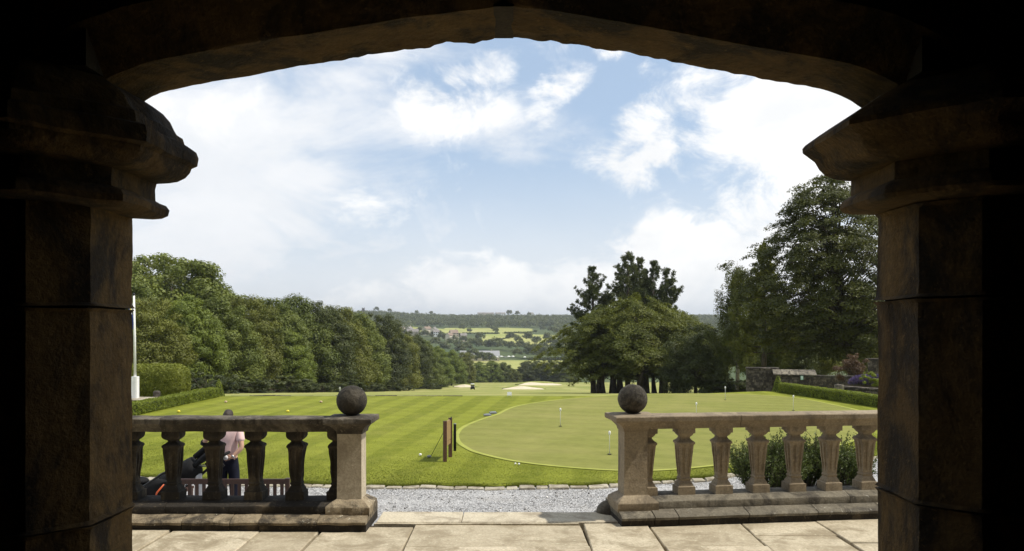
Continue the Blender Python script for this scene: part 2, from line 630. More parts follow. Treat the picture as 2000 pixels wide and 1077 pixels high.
def pier(sgn, X0, joints):
    def pl():
        p = [(X0, YF), (X0, YN), (X0 + sgn * CH, YI), (X0 + sgn * 0.62, YI), (X0 + sgn * 0.62, YF)]
        return p if sgn < 0 else p[::-1]
    ztop = zf(424)
    edges = [0.0] + joints + [ztop + 0.01]
    for i in range(len(edges) - 1):
        s = 3.3 * i + (0 if sgn < 0 else 50)
        tl = (0.02 if sgn < 0 else -0.015) if 0 < i + 1 < len(edges) - 1 else 0
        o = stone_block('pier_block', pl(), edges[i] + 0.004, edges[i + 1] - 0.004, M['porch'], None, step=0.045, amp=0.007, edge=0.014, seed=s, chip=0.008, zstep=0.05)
        under(o, porch)

    a, c = sorted((X0 + sgn * 0.02, X0 + sgn * 0.6))
    o = MB().box(((a + c) / 2, (YN + YF) / 2 + 0.0, 1.1), (c - a, YF - YN - 0.04, 2.2)).build('mortar_core', M['porch_wall'])
    under(o, porch)


pier(-1, XL, [0.35, zf(988), zf(604)])
pier(1, XR, [0.42, zf(950), zf(588)])


def capital(sgn, X0, pts, edge_px, amp, seed, chip):
    # pts: the outline in the photograph, top to bottom
    prof = []
    for (px, py) in pts:
        prof.append(((px - edge_px) / F * YF * (-sgn), zf(py)))
    prof = [(o, z) for o, z in prof]
    # close inside the wall
    prof = prof + [(-0.12, prof[-1][1]), (-0.12, prof[0][1])]
    path = [(X0, YF), (X0, YN), (X0 + sgn * CH, YI), (X0 + sgn * 1.6, YI)]
    # out must point into the opening: for the left pier that is the left-hand side of the path
    if sgn < 0:
        prof2 = prof
        path2 = path[::-1]
    else:
        prof2 = prof
        path2 = path
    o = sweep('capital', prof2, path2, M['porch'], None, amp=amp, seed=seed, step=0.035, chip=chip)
    return under(o, porch)


capL = [(262, 188), (283, 200), (300, 210), (320, 224), (334, 240), (341, 256), (346, 264), (357, 270), (360, 280), (361, 290), (372, 292), (381, 296), (385, 308), (383, 324), (372, 329), (370, 338), (360, 349), (346, 357), (330, 360), (306, 361), (304, 372), (304, 392), (312, 397), (324, 402), (331, 411), (329, 422), (318, 427), (300, 428), (259, 428)]
capR = [(1710, 198), (1682, 213), (1650, 232), (1600, 264), (1572, 284), (1566, 291), (1566, 300), (1576, 307), (1590, 317), (1600, 332), (1612, 343), (1630, 350), (1648, 353), (1662, 354), (1662, 370), (1661, 384), (1650, 391), (1642, 399), (1640, 409), (1646, 416), (1660, 419), (1712, 420)]
capital(-1, XL, capL, 258, 0.010, 3.0, 0.012)
capital(1, XR, capR, 1715, 0.005, 9.0, 0.003)


def arch_half(sgn, pts, seed):
    """one long arch stone from springing to crown, soffit and splay included"""
    st = []
    dens = []
    for i in range(len(pts) - 1):
        a, c = pts[i], pts[i + 1]
        k = max(1, int(abs(c[0] - a[0]) / 7) + int(abs(c[1] - a[1]) / 14))
        for j in range(k):
            f = j / k
            dens.append((a[0] + (c[0] - a[0]) * f, a[1] + (c[1] - a[1]) * f))
    dens.append(pts[-1])
    W = [Vector(((px - 1000) / F * YF, zf(py))) for px, py in dens]
    rings = []
    n = len(W)
    SM = []
    for i in range(n):
        a_, c_ = max(0, i - 9), min(n - 1, i + 9)
        k_ = min(i - a_, c_ - i)
        q_ = W[i - k_:i + k_ + 1]
        SM.append(sum(q_, Vector((0, 0))) / len(q_))
    for i, p in enumerate(W):
        t = W[min(i + 3, n - 1)] - W[max(i - 3, 0)]
        nn = Vector((-t.y, t.x)).normalized()
        if nn.y < 0:
            nn = -nn
        if nn.y < 0.3:
            nn = Vector((sgn * 0.95, 0.31))
        e = 1.0 - min(1.0, abs(p.x + 0.03) / 1.3)
        rag = (noise.noise(Vector((p.x * 9, seed, 0))) * 0.011 + noise.noise(Vector((p.x * 26, seed, 3))) * 0.006) * (0.35 + e)
        ring = []
        ys = [YF, YF - 0.012] + [YF - 0.05 - (YF - YN - 0.06) * j / 5 for j in range(6)] + [YN]
        for j, y in enumerate(ys):
            d = noise.noise(Vector((p.x * 4, y * 6, seed))) * 0.006
            if j == 0:
                d += rag + 0.012
            elif j == 1:
                d += rag
            elif j == 2:
                d += rag * 0.5
            f_ = min(1.0, j / 5.0)
            q = p.lerp(SM[i], f_) + nn * d
            ring.append((q.x, y, q.y))
        q = SM[i] + nn * 0.012
        ring.append((q.x, YN - 0.012, q.y))
        q = SM[i] + nn * CH
        ring.append((q.x, YI, q.y))
        q2 = (q.x, YI, TOP)
        ring.append(q2)
        ring.append((q.x, YF + 0.03, TOP))
        q3 = p + nn * 0.02
        ring.append((q3.x, YF + 0.03, q3.y + 0.02))
        rings.append(ring)
    if sgn > 0:
        rings = rings[::-1]
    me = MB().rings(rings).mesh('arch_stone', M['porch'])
    set_smooth(me, R(40))
    return under(link('arch_stone', me), porch)


archL = [(262, 232), (276, 206), (287, 197), (300, 189), (316, 182), (335, 177), (395, 166), (520, 144), (640, 122), (668, 121), (700, 113), (720, 107), (760, 103), (790, 98), (830, 97), (850, 90), (880, 84), (910, 85), (950, 80), (970, 76), (984.6, 73)]
archR = [(985.4, 73), (1000, 76), (1020, 80), (1050, 83), (1075, 81), (1090, 84), (1098, 89), (1115, 86), (1130, 87), (1150, 94), (1180, 100), (1250, 112), (1366, 134), (1480, 155), (1570, 170), (1615, 179), (1640, 188), (1662, 199), (1684, 214), (1700, 236)]
arch_half(-1, archL, 1.0)
arch_half(1, archR, 5.0)
under(MB().box((-0.034, (YI + YF) / 2 + 0.07, (zf(77) + TOP) / 2), (0.08, YF - YI - 0.16, TOP - zf(77))).build('mortar_joint', M['porch_wall']), porch)


def pbox(name, x0, x1, y0, y1, z0, z1, mat):
    o = MB().box(((x0 + x1) / 2, (y0 + y1) / 2, (z0 + z1) / 2), (x1 - x0, y1 - y0, z1 - z0)).build(name, mat)
    return under(o, porch)


pbox('wall', -7.0, XL - 0.60, YI + 0.012, YF - 0.012, 0, TOP + 0.3, M['porch_wall'])
pbox('wall', XR + 0.60, 7.0, YI + 0.012, YF - 0.012, 0, TOP + 0.3, M['porch_wall'])
pbox('wall', XL - 0.7, XL + 0.06, YI + 0.02, YF - 0.02, zf(200) , TOP + 0.1, M['porch_wall'])
pbox('wall', XR - 0.06, XR + 0.7, YI + 0.02, YF - 0.02, zf(210), TOP + 0.1, M['porch_wall'])
pbox('wall', -3.3, -3.1, -2.6, YI + 0.1, 0, TOP, M['porch_wall'])
pbox('wall', 3.1, 3.3, -2.6, YI + 0.1, 0, TOP, M['porch_wall'])
pbox('wall', -3.3, 3.3, -2.8, -2.59, 0, TOP, M['porch_wall'])
pbox('ceiling', -3.4, 3.4, -2.9, YF - 0.02, TOP - 0.02, TOP + 0.25, M['porch_wall'])
pbox('upper_wall', -7, 7, YI + 0.1, YF + 0.02, TOP + 0.1, 8.5, M['porch_wall'])
pbox('floor', -3.3, 3.3, -2.8, YF + 0.2, -0.2, 0.0, M['porch_wall'])

# ------------------------------------------------------------------ terrace
terrace = MB()
terrace.box((0, 5.16, -0.75), (16, 3.9, 1.37))          # the raised body, earth under the flags
terr = terrace.build('terrace', M['soil'])
tag(terr, kind='structure')


def slab(x0, x1, y0, y1, seed, z=0.0, mat='paving', name='paving_slab', gap=0.010, th=0.06, skew=0.012, amp=0.003):
    rnd = random.Random(seed * 7919 + 13)
    j = lambda: rnd.uniform(-skew, skew)
    pl = [(x0 + gap + j(), y0 + gap + j()), (x1 - gap + j(), y0 + gap + j()), (x1 - gap + j(), y1 - gap + j()), (x0 + gap + j(), y1 - gap + j())]
    dz = rnd.uniform(-0.006, 0.006)
    tx, ty = rnd.uniform(-0.006, 0.006), rnd.uniform(-0.006, 0.006)
    o = stone_block(name, pl, z - th, z + dz, M[mat], None, step=0.16, amp=amp, edge=0.007, seed=seed * 1.37, zstep=0.2, chip=0.004, ztilt=lambda x, y: tx * (x - x0) + ty * (y - y0))
    return under(o, terr)


terr.location = (0, 0, 0)
row = [(-5.6, -4.3, 5.4, 6.78), (5.6, 6.8, 5.5, 7.3), (-4.3, -2.96, 5.45, 6.78), (-2.96, -2.19, 5.7, 6.78), (-2.19, -1.68, 5.3, 6.78), (-1.68, -0.88, 5.6, 6.86),
       (-0.88, 0.63, 6.21, 6.92), (-0.88, 0.63, 5.35, 6.21), (0.63, 1.225, 5.5, 6.93), (1.225, 2.07, 6.22, 6.96), (1.225, 2.07, 5.4, 6.22),
       (2.07, 2.78, 5.55, 6.56), (2.07, 2.78, 6.56, 7.12), (2.78, 3.6, 6.33, 7.2), (2.78, 3.6, 5.4, 6.33), (3.6, 4.4, 5.6, 7.25), (4.4, 5.6, 5.5, 7.3)]
for i, (x0, x1, y0, y1) in enumerate(row):
    slab(x0, x1, y0, y1, i + 1)
rs = random.Random(4)
y = 3.42
for rw in range(3):
    y1 = (4.15, 4.8, 5.3)[rw]
    x = -4.3
    while x < 5.2:
        w = rs.uniform(0.7, 1.3)
        slab(x, x + w, y, y1 - 0.0, 40 + rw * 20 + int(x * 3))
        x += w
    y = y1
# nosing of the steps between the two pedestals
for i, (a, c) in enumerate(((-1.24, -0.46), (-0.46, 0.98))):
    slab(a, c, 6.93, 7.33, 90 + i, z=0.012, mat='kerb', name='kerb_stone', gap=0.006, th=0.16, skew=0.006)
for k in range(7):
    o = MB().box((-0.14, 7.47 + 0.3 * k, -0.19 * (k + 1) - 0.09), (2.3, 0.31, 0.18)).build('step', M['kerb'])
    under(o, terr)
# low mortar strip in front of the nosing
for i, (a, c) in enumerate(((-1.24, -0.1), (-0.1, 0.6))):
    o = stone_block('mortar_strip', [(a, 6.905), (c, 6.915), (c, 6.935), (a, 6.935)], -0.03, 0.006, M['kerb'], None, step=0.12, amp=0.004, edge=0.003, seed=i + 60.0)
    under(o, terr)

# ------------------------------------------------------------------ balustrades
BAL = [(0.083, 0.0), (0.083, 0.074), (0.070, 0.078), (0.067, 0.088), (0.062, 0.100), (0.052, 0.118), (0.046, 0.128), (0.050, 0.134), (0.053, 0.142), (0.051, 0.150), (0.045, 0.156), (0.0455, 0.164), (0.047, 0.176)]
H_B = 0.616


def baluster_mesh(kind, seed):
    prof = [(h, z, 0.0, 0.0) for h, z in BAL]
    # tapered fluted shaft
    z0, z1, h0, h1 = 0.180, 0.458, 0.047, 0.0685
    for i in range(9):
        f = i / 8
        fl = 0.0 if i in (0, 8) else 0.009
        prof.append((h0 + (h1 - h0) * f, z0 + (z1 - z0) * f, fl, 0.0))
    if kind == 'square':
        prof += [(0.072, 0.464, 0, 0), (0.079, 0.470, 0, 0), (0.080, 0.482, 0, 0), (0.076, 0.489, 0, 0), (0.066, 0.496, 0, 0), (0.054, 0.506, 0, 0), (0.046, 0.518, 0, 0), (0.0425, 0.527, 0, 0),
                 (0.045, 0.534, 0, 0), (0.056, 0.543, 0, 0), (0.063, 0.552, 0, 0), (0.068, 0.562, 0, 0), (0.070, 0.568, 0, 0), (0.083, 0.570, 0, 0), (0.083, H_B, 0, 0)]
    else:
        prof += [(0.072, 0.464, 0, 0.1), (0.081, 0.472, 0, 0.2), (0.082, 0.486, 0, 0.2), (0.076, 0.496, 0, 0.3), (0.062, 0.506, 0, 0.5), (0.050, 0.516, 0, 0.6), (0.045, 0.524, 0, 0.6),
                 (0.052, 0.532, 0, 0.6), (0.066, 0.540, 0, 0.5), (0.078, 0.552, 0, 0.35), (0.083, 0.568, 0, 0.25), (0.083, 0.585, 0, 0.2), (0.080, H_B, 0, 0.15)]
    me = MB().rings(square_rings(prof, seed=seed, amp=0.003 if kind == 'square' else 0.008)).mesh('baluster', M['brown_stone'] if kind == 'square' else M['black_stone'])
    set_smooth(me, R(30))
    return me


def ball_mesh(seed):
    mb = MB()
    n, m_ = 40, 26
    rings = []
    for i in range(m_ + 1):
        th = math.pi * i / m_
        ring = []
        for j in range(n):
            ph = 2 * math.pi * j / n
            d = Vector((max(1e-4, math.sin(th)) * math.cos(ph), max(1e-4, math.sin(th)) * math.sin(ph), -math.cos(th)))
            r = 0.137 * (1 + 0.010 * noise.noise(d * 3 + Vector((seed, 0, 0))) + 0.008 * noise.noise(d * 9 + Vector((seed, 3, 0))))
            ring.append(d * r)
        rings.append(ring)
    mb.rings(rings)
    return mb.mesh('ball_finial', M['ball_stone'], True)


def balustrade(sgn, base, rz, label, mats, length, n_bal, spacing, first, kind, joints):
    """local frame: origin at the pedestal's axis on the terrace, +x along the run"""
    root = empty('balustrade', base, rz)
    tag(root, label, 'balustrade', 'stone balustrades beside the terrace steps')
    seed = 0.0 if sgn < 0 else 20.0
    amp = 0.008 if sgn < 0 else 0.0035
    chip = 0.012 if sgn < 0 else 0.004

    def run(x0, x1):
        a, c = sorted((x0 * sgn, x1 * sgn))
        return a, c
    # base course: ledge stones with a sloping top
    y0, y1 = -0.30, 0.30
    for i in range(len(joints[0]) - 1):
        a, c = run(joints[0][i], joints[0][i + 1])
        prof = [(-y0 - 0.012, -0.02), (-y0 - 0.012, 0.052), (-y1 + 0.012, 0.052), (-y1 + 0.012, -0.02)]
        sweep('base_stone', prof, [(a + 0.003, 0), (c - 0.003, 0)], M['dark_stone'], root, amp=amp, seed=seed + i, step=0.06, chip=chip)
        prof = [(-y0 - 0.02, 0.0535), (-y0 + 0.006, 0.0545), (-y0 + 0.008, 0.076), (-y0 - 0.004, 0.087), (-y0 - 0.07, 0.105), (-y0 - 0.185, 0.132), (-y1, 0.135), (-y1, 0.0535)]
        sweep('ledge_stone', prof, [(a + 0.004, 0), (c - 0.004, 0)], M[mats['base']], root, amp=amp, seed=seed + i + 40, step=0.05, chip=chip)
    # plinth with a chamfered top
    for i in range(len(joints[1]) - 1):
        a, c = run(joints[1][i], joints[1][i + 1])
        prof = [(0.165, 0.115), (0.170, 0.175), (0.165, 0.186), (0.095, 0.216), (0.085, 0.222), (-0.125, 0.222), (-0.15, 0.2), (-0.165, 0.115)]
        sweep('plinth_stone', prof, [(a + 0.002, 0), (c - 0.002, 0)], M[mats['plinth']], root, amp=amp * 0.8, seed=seed + 3 + i, step=0.06, chip=chip * 0.6)
    # coping
    for i in range(len(joints[2]) - 1):
        a, c = run(joints[2][i], joints[2][i + 1])
        prof = [(0.075, 0.836), (0.095, 0.838), (0.100, 0.852), (0.104, 0.868), (0.112, 0.884), (0.124, 0.898), (0.136, 0.908), (0.140, 0.912), (0.142, 0.950), (0.136, 0.958), (0.0, 0.970), (-0.128, 0.958), (-0.135, 0.912), (-0.10, 0.868), (-0.09, 0.838)]
        sweep('coping_stone', prof, [(a + 0.002, 0), (c - 0.002, 0)], M[mats['coping']], root, amp=amp * 0.8, seed=seed + 8 + i, step=0.05, chip=chip * 0.5)
    # balusters
    for k in range(n_bal):
        me = baluster_mesh(kind, seed + k * 1.7) if (k < 8) else bal_cache[kind]
        bal_cache[kind] = me
        o = link('baluster', me, root, (sgn * (first + spacing * k), 0.0, 0.221))
        o.rotation_euler = (0, 0, (k % 4) * math.pi / 2)
    # pedestal
    p = [(0.112, 0.236), (0.110, 0.25), (0.1085, 0.5), (0.1085, 0.83)]
    me = MB().rings(square_rings([(h, z, 0, 0) for h, z in p], seed=seed, amp=0.0012)).mesh('pedestal', M[mats['shaft']])
    set_smooth(me, R(30))
    ped = link('pedestal', me, root)
    cap = [(0.10, 0.818), (0.115, 0.820), (0.118, 0.832), (0.120, 0.845), (0.128, 0.858), (0.142, 0.874), (0.160, 0.893), (0.178, 0.905), (0.186, 0.910), (0.205, 0.914), (0.212, 0.925), (0.212, 0.956), (0.207, 0.964), (0.12, 0.975), (0.03, 0.978)]
    me = MB().rings(square_rings([(h, z, 0, 0) for h, z in cap], seed=seed + 2, amp=0.003 if sgn > 0 else 0.010)).mesh('pedestal_cap', M[mats['cap']])
    set_smooth(me, R(30))
    link('pedestal_cap', me, ped)
    bs = [(0.186, 0.10), (0.190, 0.112), (0.190, 0.178), (0.184, 0.188), (0.150, 0.215), (0.118, 0.238), (0.105, 0.240)]
    me = MB().rings(square_rings([(h, z, 0, 0) for h, z in bs], seed=seed + 5, amp=0.003 if sgn > 0 else 0.016)).mesh('pedestal_base', M[mats['foot']])
    set_smooth(me, R(30))
    link('pedestal_base', me, ped)
    b_ = link('ball_finial', ball_mesh(seed + 1), ped, (0.0, 0.0, 0.974 + 0.134))
    b_.rotation_euler = (0.3, 0.5, 1.0 + sgn)
    return root


bal_cache = {}
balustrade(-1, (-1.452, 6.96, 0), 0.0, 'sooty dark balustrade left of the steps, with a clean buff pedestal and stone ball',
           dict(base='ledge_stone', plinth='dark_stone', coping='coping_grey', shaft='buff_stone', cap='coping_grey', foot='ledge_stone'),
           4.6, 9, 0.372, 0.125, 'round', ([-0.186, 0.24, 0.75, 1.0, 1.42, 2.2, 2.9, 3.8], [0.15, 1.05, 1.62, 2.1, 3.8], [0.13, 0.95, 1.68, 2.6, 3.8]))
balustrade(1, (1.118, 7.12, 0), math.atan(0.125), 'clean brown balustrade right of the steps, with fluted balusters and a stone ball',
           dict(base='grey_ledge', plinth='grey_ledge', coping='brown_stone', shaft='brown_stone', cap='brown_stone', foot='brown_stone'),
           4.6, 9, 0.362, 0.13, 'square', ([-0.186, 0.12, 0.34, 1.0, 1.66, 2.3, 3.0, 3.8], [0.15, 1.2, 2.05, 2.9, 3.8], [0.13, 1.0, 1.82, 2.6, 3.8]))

# worn rounded stone behind the right pedestal
mb = MB()
rings = []
for i in range(9):
    th = math.pi * 0.5 * i / 8
    rings.append([(0.16 * math.cos(th) * math.cos(a) * (1 + 0.05 * math.sin(3 * a)) + 1e-4 * math.cos(a), 0.11 * math.cos(th) * math.sin(a) + 1e-4 * math.sin(a), 0.13 * math.sin(th)) for a in [2 * math.pi * j / 18 for j in range(18)]])
o = mb.rings(rings).build('guard_stone', M['grey_ledge'], None, True, (0.96, 7.3, 0.01))
tag(o, 'small rounded worn stone at the foot of the right pedestal', 'stone')

# ------------------------------------------------------------------ ground
ZG = -1.36      # gravel
ZL = -1.30      # lawn

PROF = [(0, None, -1.75), (34, None, -1.75), (36, None, -1.78), (44, 774.5, None), (60, 771.5, None), (100, 768, None), (150, 766, None), (200, 764, None), (260, 761, None), (330, 754, None), (400, 748.5, None),
        (432, 747, None), (450, 749, None), (500, 775, None), (580, 785, None), (660, 745, None), (710, 723, None), (760, 710, None), (800, 703, None), (860, 692, None), (950, 677, None), (1050, 665, None),
        (1150, 657, None), (1250, 651, None), (1350, 647, None), (1480, 641.5, None), (1600, 635, None), (1800, 627, None), (2000, 624, None), (2300, 623, None), (3000, 625, None), (4500, 621, None), (7000, 619, None), (12000, 622, None)]
PY = np.array([p[0] for p in PROF], float)
PZ = np.array([p[2] if p[2] is not None else ZC - (p[1] - HY) / F * p[0] for p in PROF])


def hgt(X, Y):
    X, Y = np.asarray(X, float), np.asarray(Y, float)
    z = np.interp(Y, PY, PZ)
    u = X / np.maximum(Y, 1.0)
    # the far ridge lifts to the left
    lift = np.exp(-((u + 0.19) / 0.07) ** 2) * np.interp(Y, [900, 1500, 2000, 2600], [0, 6, 11, 9])
    z = z + lift
    z = z + np.interp(Y, [2600, 3800, 4500, 6000], [0, 0, 6, 8]) * np.exp(-((u - 0.27) / 0.09) ** 2)
    # formal garden sides stay level with the lawn
    side = np.clip((np.abs(X) - 12.0) / 2.5, 0, 1) * np.interp(Y, [10, 14, 35, 38], [1, 1, 1, 0])
    z = z * (1 - side) + np.maximum(z, -1.34) * side
    return z


def ht(X, Y):
    return float(hgt(X, Y))


FIELD_POLYS = [  # photograph coordinates of the far fields, and the tone of each
    ([(795, 638), (870, 643), (868, 650), (800, 648)], 0.75),
    ([(868, 641), (985, 641), (990, 652), (868, 651)], 0.8),
    ([(972, 640), (1036, 642), (1040, 652), (972, 653)], 0.9),
    ([(945, 653), (1030, 653), (1120, 657), (1120, 676), (940, 675)], 0.62),
    ([(1010, 653), (1120, 655), (1120, 672), (1010, 668)], 0.7),
    ([(890, 704), (1120, 704), (1120, 730), (890, 730)], 0.85),
]


def in_poly(px, py, poly):
    r = np.zeros(px.shape, bool)
    n = len(poly)
    for i in range(n):
        x0, y0 = poly[i]
        x1, y1 = poly[(i + 1) % n]
        c = ((y0 > py) != (y1 > py)) & (px < (x1 - x0) * (py - y0) / (y1 - y0 + 1e-9) + x0)
        r ^= c
    return r


def ground():
    ys = np.concatenate([np.linspace(-40, 30, 8), np.linspace(34, 60, 14), np.geomspace(64, 430, 60), np.geomspace(436, 680, 24), np.arange(686, 1500, 5.5), np.geomspace(1510, 12000, 50)])
    us = np.concatenate([np.linspace(-2.6, -0.5, 22), np.linspace(-0.48, 0.48, 220), np.linspace(0.5, 2.6, 22)])
    U, Yg = np.meshgrid(us, ys)
    X = U * np.maximum(Yg, 45)
    Z = hgt(X, Yg)
    rng = np.random.default_rng(3)
    n, m_ = Yg.shape
    V = np.stack([X, Yg, Z], -1).reshape(-1, 3)
    idx = np.arange(n * m_).reshape(n, m_)
    Q = np.stack([idx[:-1, :-1], idx[:-1, 1:], idx[1:, 1:], idx[1:, :-1]], -1).reshape(-1, 4)
    me = quad_mesh('ground', V, Q)
    px = 1000 + F * X / np.maximum(Yg, 1)
    py = HY + F * (ZC - Z) / np.maximum(Yg, 1)
    fld = np.zeros(px.shape)
    for poly, tone in FIELD_POLYS:
        fld = np.where(in_poly(px, py, poly) & (Yg > 600), tone, fld)
    a = me.attributes.new('field', 'FLOAT', 'POINT')
    a.data.foreach_set('value', fld.reshape(-1).astype(np.float32))
    fw = np.where(Yg < 480, 1.0, 0.0).reshape(-1)
    a = me.attributes.new('fairway', 'FLOAT', 'POINT')
    a.data.foreach_set('value', fw.astype(np.float32))
    me.materials.append(M['ground'])
    set_smooth(me)
    return tag(link('ground', me), kind='structure')


def quad_mesh(name, V, Q):
    me = bpy.data.meshes.new(name)
    V = np.ascontiguousarray(V, np.float32)
    Q = np.ascontiguousarray(Q, np.int32)
    k = Q.shape[1]
    me.vertices.add(len(V))
    me.vertices.foreach_set('co', V.reshape(-1))
    me.loops.add(Q.size)
    me.loops.foreach_set('vertex_index', Q.reshape(-1))
    me.polygons.add(len(Q))
    me.polygons.foreach_set('loop_start', np.arange(0, Q.size, k, dtype=np.int32))
    me.update(calc_edges=True)
    return me


def ground_mat():
    m, b, p = new_mat('ground_grass')
    g = b.n('ShaderNodeNewGeometry')
    v = g.outputs['Position']
    fa = b.n('ShaderNodeAttribute', attribute_name='field')
    fw = b.n('ShaderNodeAttribute', attribute_name='fairway')
    n1 = b.noise(v, 0.05, 5, 0.6)
    n2 = b.noise(v, 0.6, 5, 0.65)
    n3 = b.noise(b.vmath('MULTIPLY', v, (1, 0.25, 1)), 0.11, 4, 0.6)
    rough = b.mix(b.ramp(b.math('ADD', b.math('MULTIPLY', n1, 0.6), b.math('MULTIPLY', n2, 0.4)), 0.35, 0.65), (0.19, 0.205, 0.05), (0.29, 0.28, 0.09))
    rough = b.mix(b.math('MULTIPLY', b.ramp(n3, 0.46, 0.68), 0.6), rough, (0.42, 0.37, 0.16))
    # mown bands of the fairway
    s = b.math('SINE', b.vmath('DOT_PRODUCT', v, (0.10, 0.30, 0)))
    rough = b.mix(b.ramp(s, -0.3, 0.3, 0.0, 0.22), rough, (0.20, 0.26, 0.06))
    far = b.mix(b.ramp(b.noise(v, 0.012, 5, 0.6), 0.35, 0.65), (0.05, 0.075, 0.028), (0.085, 0.105, 0.042))
    fieldc = b.mix(b.ramp(b.noise(v, 0.02, 4, 0.6), 0.3, 0.7), (0.25, 0.28, 0.075), (0.36, 0.35, 0.13))
    far = b.mix(b.ramp(fa.outputs['Fac'], 0.3, 0.5), far, fieldc)
    b.put(p.inputs['Base Color'], b.mix(fw.outputs['Fac'], far, rough))
    p.inputs['Roughness'].default_value = 0.9
    p.inputs['Specular IOR Level'].default_value = 0.1
    bp = b.n('ShaderNodeBump')
    bp.inputs['Strength'].default_value = 0.5
    bp.inputs['Distance'].default_value = 0.1
    b.put(bp.inputs['Height'], n2)
    b.put(p.inputs['Normal'], bp.outputs[0])
    return m


def gravel_mat():
    m, b, p = new_mat('gravel')
    g = b.n('ShaderNodeNewGeometry')
    v = g.outputs['Position']
    vo = b.n('ShaderNodeTexVoronoi')
    b.put(vo.inputs['Vector'], v)
    vo.inputs['Scale'].default_value = 42.0
    sep = b.n('ShaderNodeSeparateColor')
    b.put(sep.inputs[0], vo.outputs['Color'])
    r = sep.outputs[0]
    c = b.mix(b.ramp(r, 0.05, 0.95, smooth=False), (0.16, 0.16, 0.165), (0.62, 0.61, 0.60))
    c = b.mix(b.ramp(vo.outputs['Distance'], 0.35, 0.75), c, (0.12, 0.115, 0.11))
    n = b.noise(v, 1.3, 5, 0.65, 0.4)
    c = b.mix(b.ramp(n, 0.5, 0.8, 0, 0.5), c, (0.27, 0.245, 0.21))
    w = b.noise(b.vmath('MULTIPLY', v, (0.5, 2.2, 1)), 0.9, 4, 0.6)
    c = b.mix(b.ramp(w, 0.42, 0.68, 0, 0.35), c, (0.52, 0.51, 0.50))
    b.put(p.inputs['Base Color'], c)
    p.inputs['Roughness'].default_value = 0.9
    bp = b.n('ShaderNodeBump')
    bp.inputs['Strength'].default_value = 0.6
    bp.inputs['Distance'].default_value = 0.015
    b.put(bp.inputs['Height'], b.math('SUBTRACT', 1.0, vo.outputs['Distance']))
    b.put(p.inputs['Normal'], bp.outputs[0])
    return m


M['ground'] = ground_mat()
M['gravel'] = gravel_mat()
ground()

# gravel drive below the terrace
V, Q = [], []
gx = np.linspace(-26, 26, 53)
gy = np.linspace(7.0, 24, 40)
GX, GY = np.meshgrid(gx, gy)
GZ = ZG + 0.012 * np.sin(GX * 1.3 + GY) * np.sin(GY * 1.9)
idx = np.arange(GX.size).reshape(GX.shape)
me = quad_mesh('gravel_drive', np.stack([GX, GY, GZ], -1).reshape(-1, 3), np.stack([idx[:-1, :-1], idx[:-1, 1:], idx[1:, 1:], idx[1:, :-1]], -1).reshape(-1, 4))
me.materials.append(M['gravel'])
set_smooth(me)
tag(link('gravel_drive', me), kind='structure')

# loose stones lying on the drive
rgp = np.random.default_rng(5)
n = 9000
X = rgp.uniform(-9, 10, n)
Y = rgp.uniform(10.5, 18.2, n)
sz = rgp.uniform(0.007, 0.02, n) * (1 + 1.2 * (rgp.random(n) > 0.97))
octv = np.array([[1, 0, 0], [-1, 0, 0], [0, 1, 0], [0, -1, 0], [0, 0, .7], [0, 0, -.7]], float)
octf = np.array([[0, 2, 4], [2, 1, 4], [1, 3, 4], [3, 0, 4], [2, 0, 5], [1, 2, 5], [3, 1, 5], [0, 3, 5]])
jit_ = rgp.uniform(0.6, 1.3, (n, 6, 1))
an = rgp.uniform(0, 6.28, n)
ca, sa = np.cos(an)[:, None], np.sin(an)[:, None]
ov = octv[None] * jit_ * sz[:, None, None]
ov = np.stack([ov[..., 0] * ca - ov[..., 1] * sa, ov[..., 0] * sa + ov[..., 1] * ca, ov[..., 2]], -1)
V = ov + np.stack([X, Y, np.full(n, ZG + 0.012)], -1)[:, None]
me = quad_mesh('loose_stones', V.reshape(-1, 3), (octf[None] + (np.arange(n) * 6)[:, None, None]).reshape(-1, 3))
t_ = me.attributes.new('tint', 'FLOAT', 'FACE')
t_.data.foreach_set('value', np.repeat(rgp.random(n), 8).astype(np.float32))
mg, bb, pp = new_mat('loose_gravel')
bb.put(pp.inputs['Base Color'], bb.mix(bb.n('ShaderNodeAttribute', attribute_name='tint').outputs['Fac'], (0.13, 0.125, 0.12), (0.62, 0.6, 0.57)))
pp.inputs['Roughness'].default_value = 0.9
me.materials.append(mg)
tag(link('loose_gravel', me), 'loose grey chippings strewn over the gravel drive', 'gravel', kind='stuff')

# lawn with its curved near edge
EDGE_PX = [(262, 925), (340, 932), (450, 939), (600, 943), (730, 945.5), (900, 946.5), (1000, 946.5), (1100, 946), (1200, 942), (1290, 937), (1395, 927), (1500, 914), (1600, 902), (1690, 891)]
ew = [ground_at(x, y_, ZL) for x, y_ in EDGE_PX]
EX = np.array([-26, -14] + [p.x for p in ew] + [12, 26])
EY = np.array([19.5, 17.6] + [p.y for p in ew] + [20.6, 26])


def lawn_near(x):
    return np.interp(x, EX, EY) + 0.05 * np.sin(np.asarray(x) * 2.7) + 0.03 * np.sin(np.asarray(x) * 7.1 + 1)


LFAR = 34.4
lx = np.linspace(-26, 26, 209)
tt = np.linspace(0, 1, 46) ** 1.2
LXg, Tg = np.meshgrid(lx, tt)
N0 = lawn_near(LXg)
LYg = N0 + (LFAR + 2.6 * np.clip((LXg - 6) / 6, 0, 1) - N0) * Tg
LZg = ZL + 0.006 * np.sin(LXg * 0.7 + 1) * np.sin(LYg * 0.55) - 0.02 * np.clip(1 - (LYg - N0) / 0.12, 0, 1)
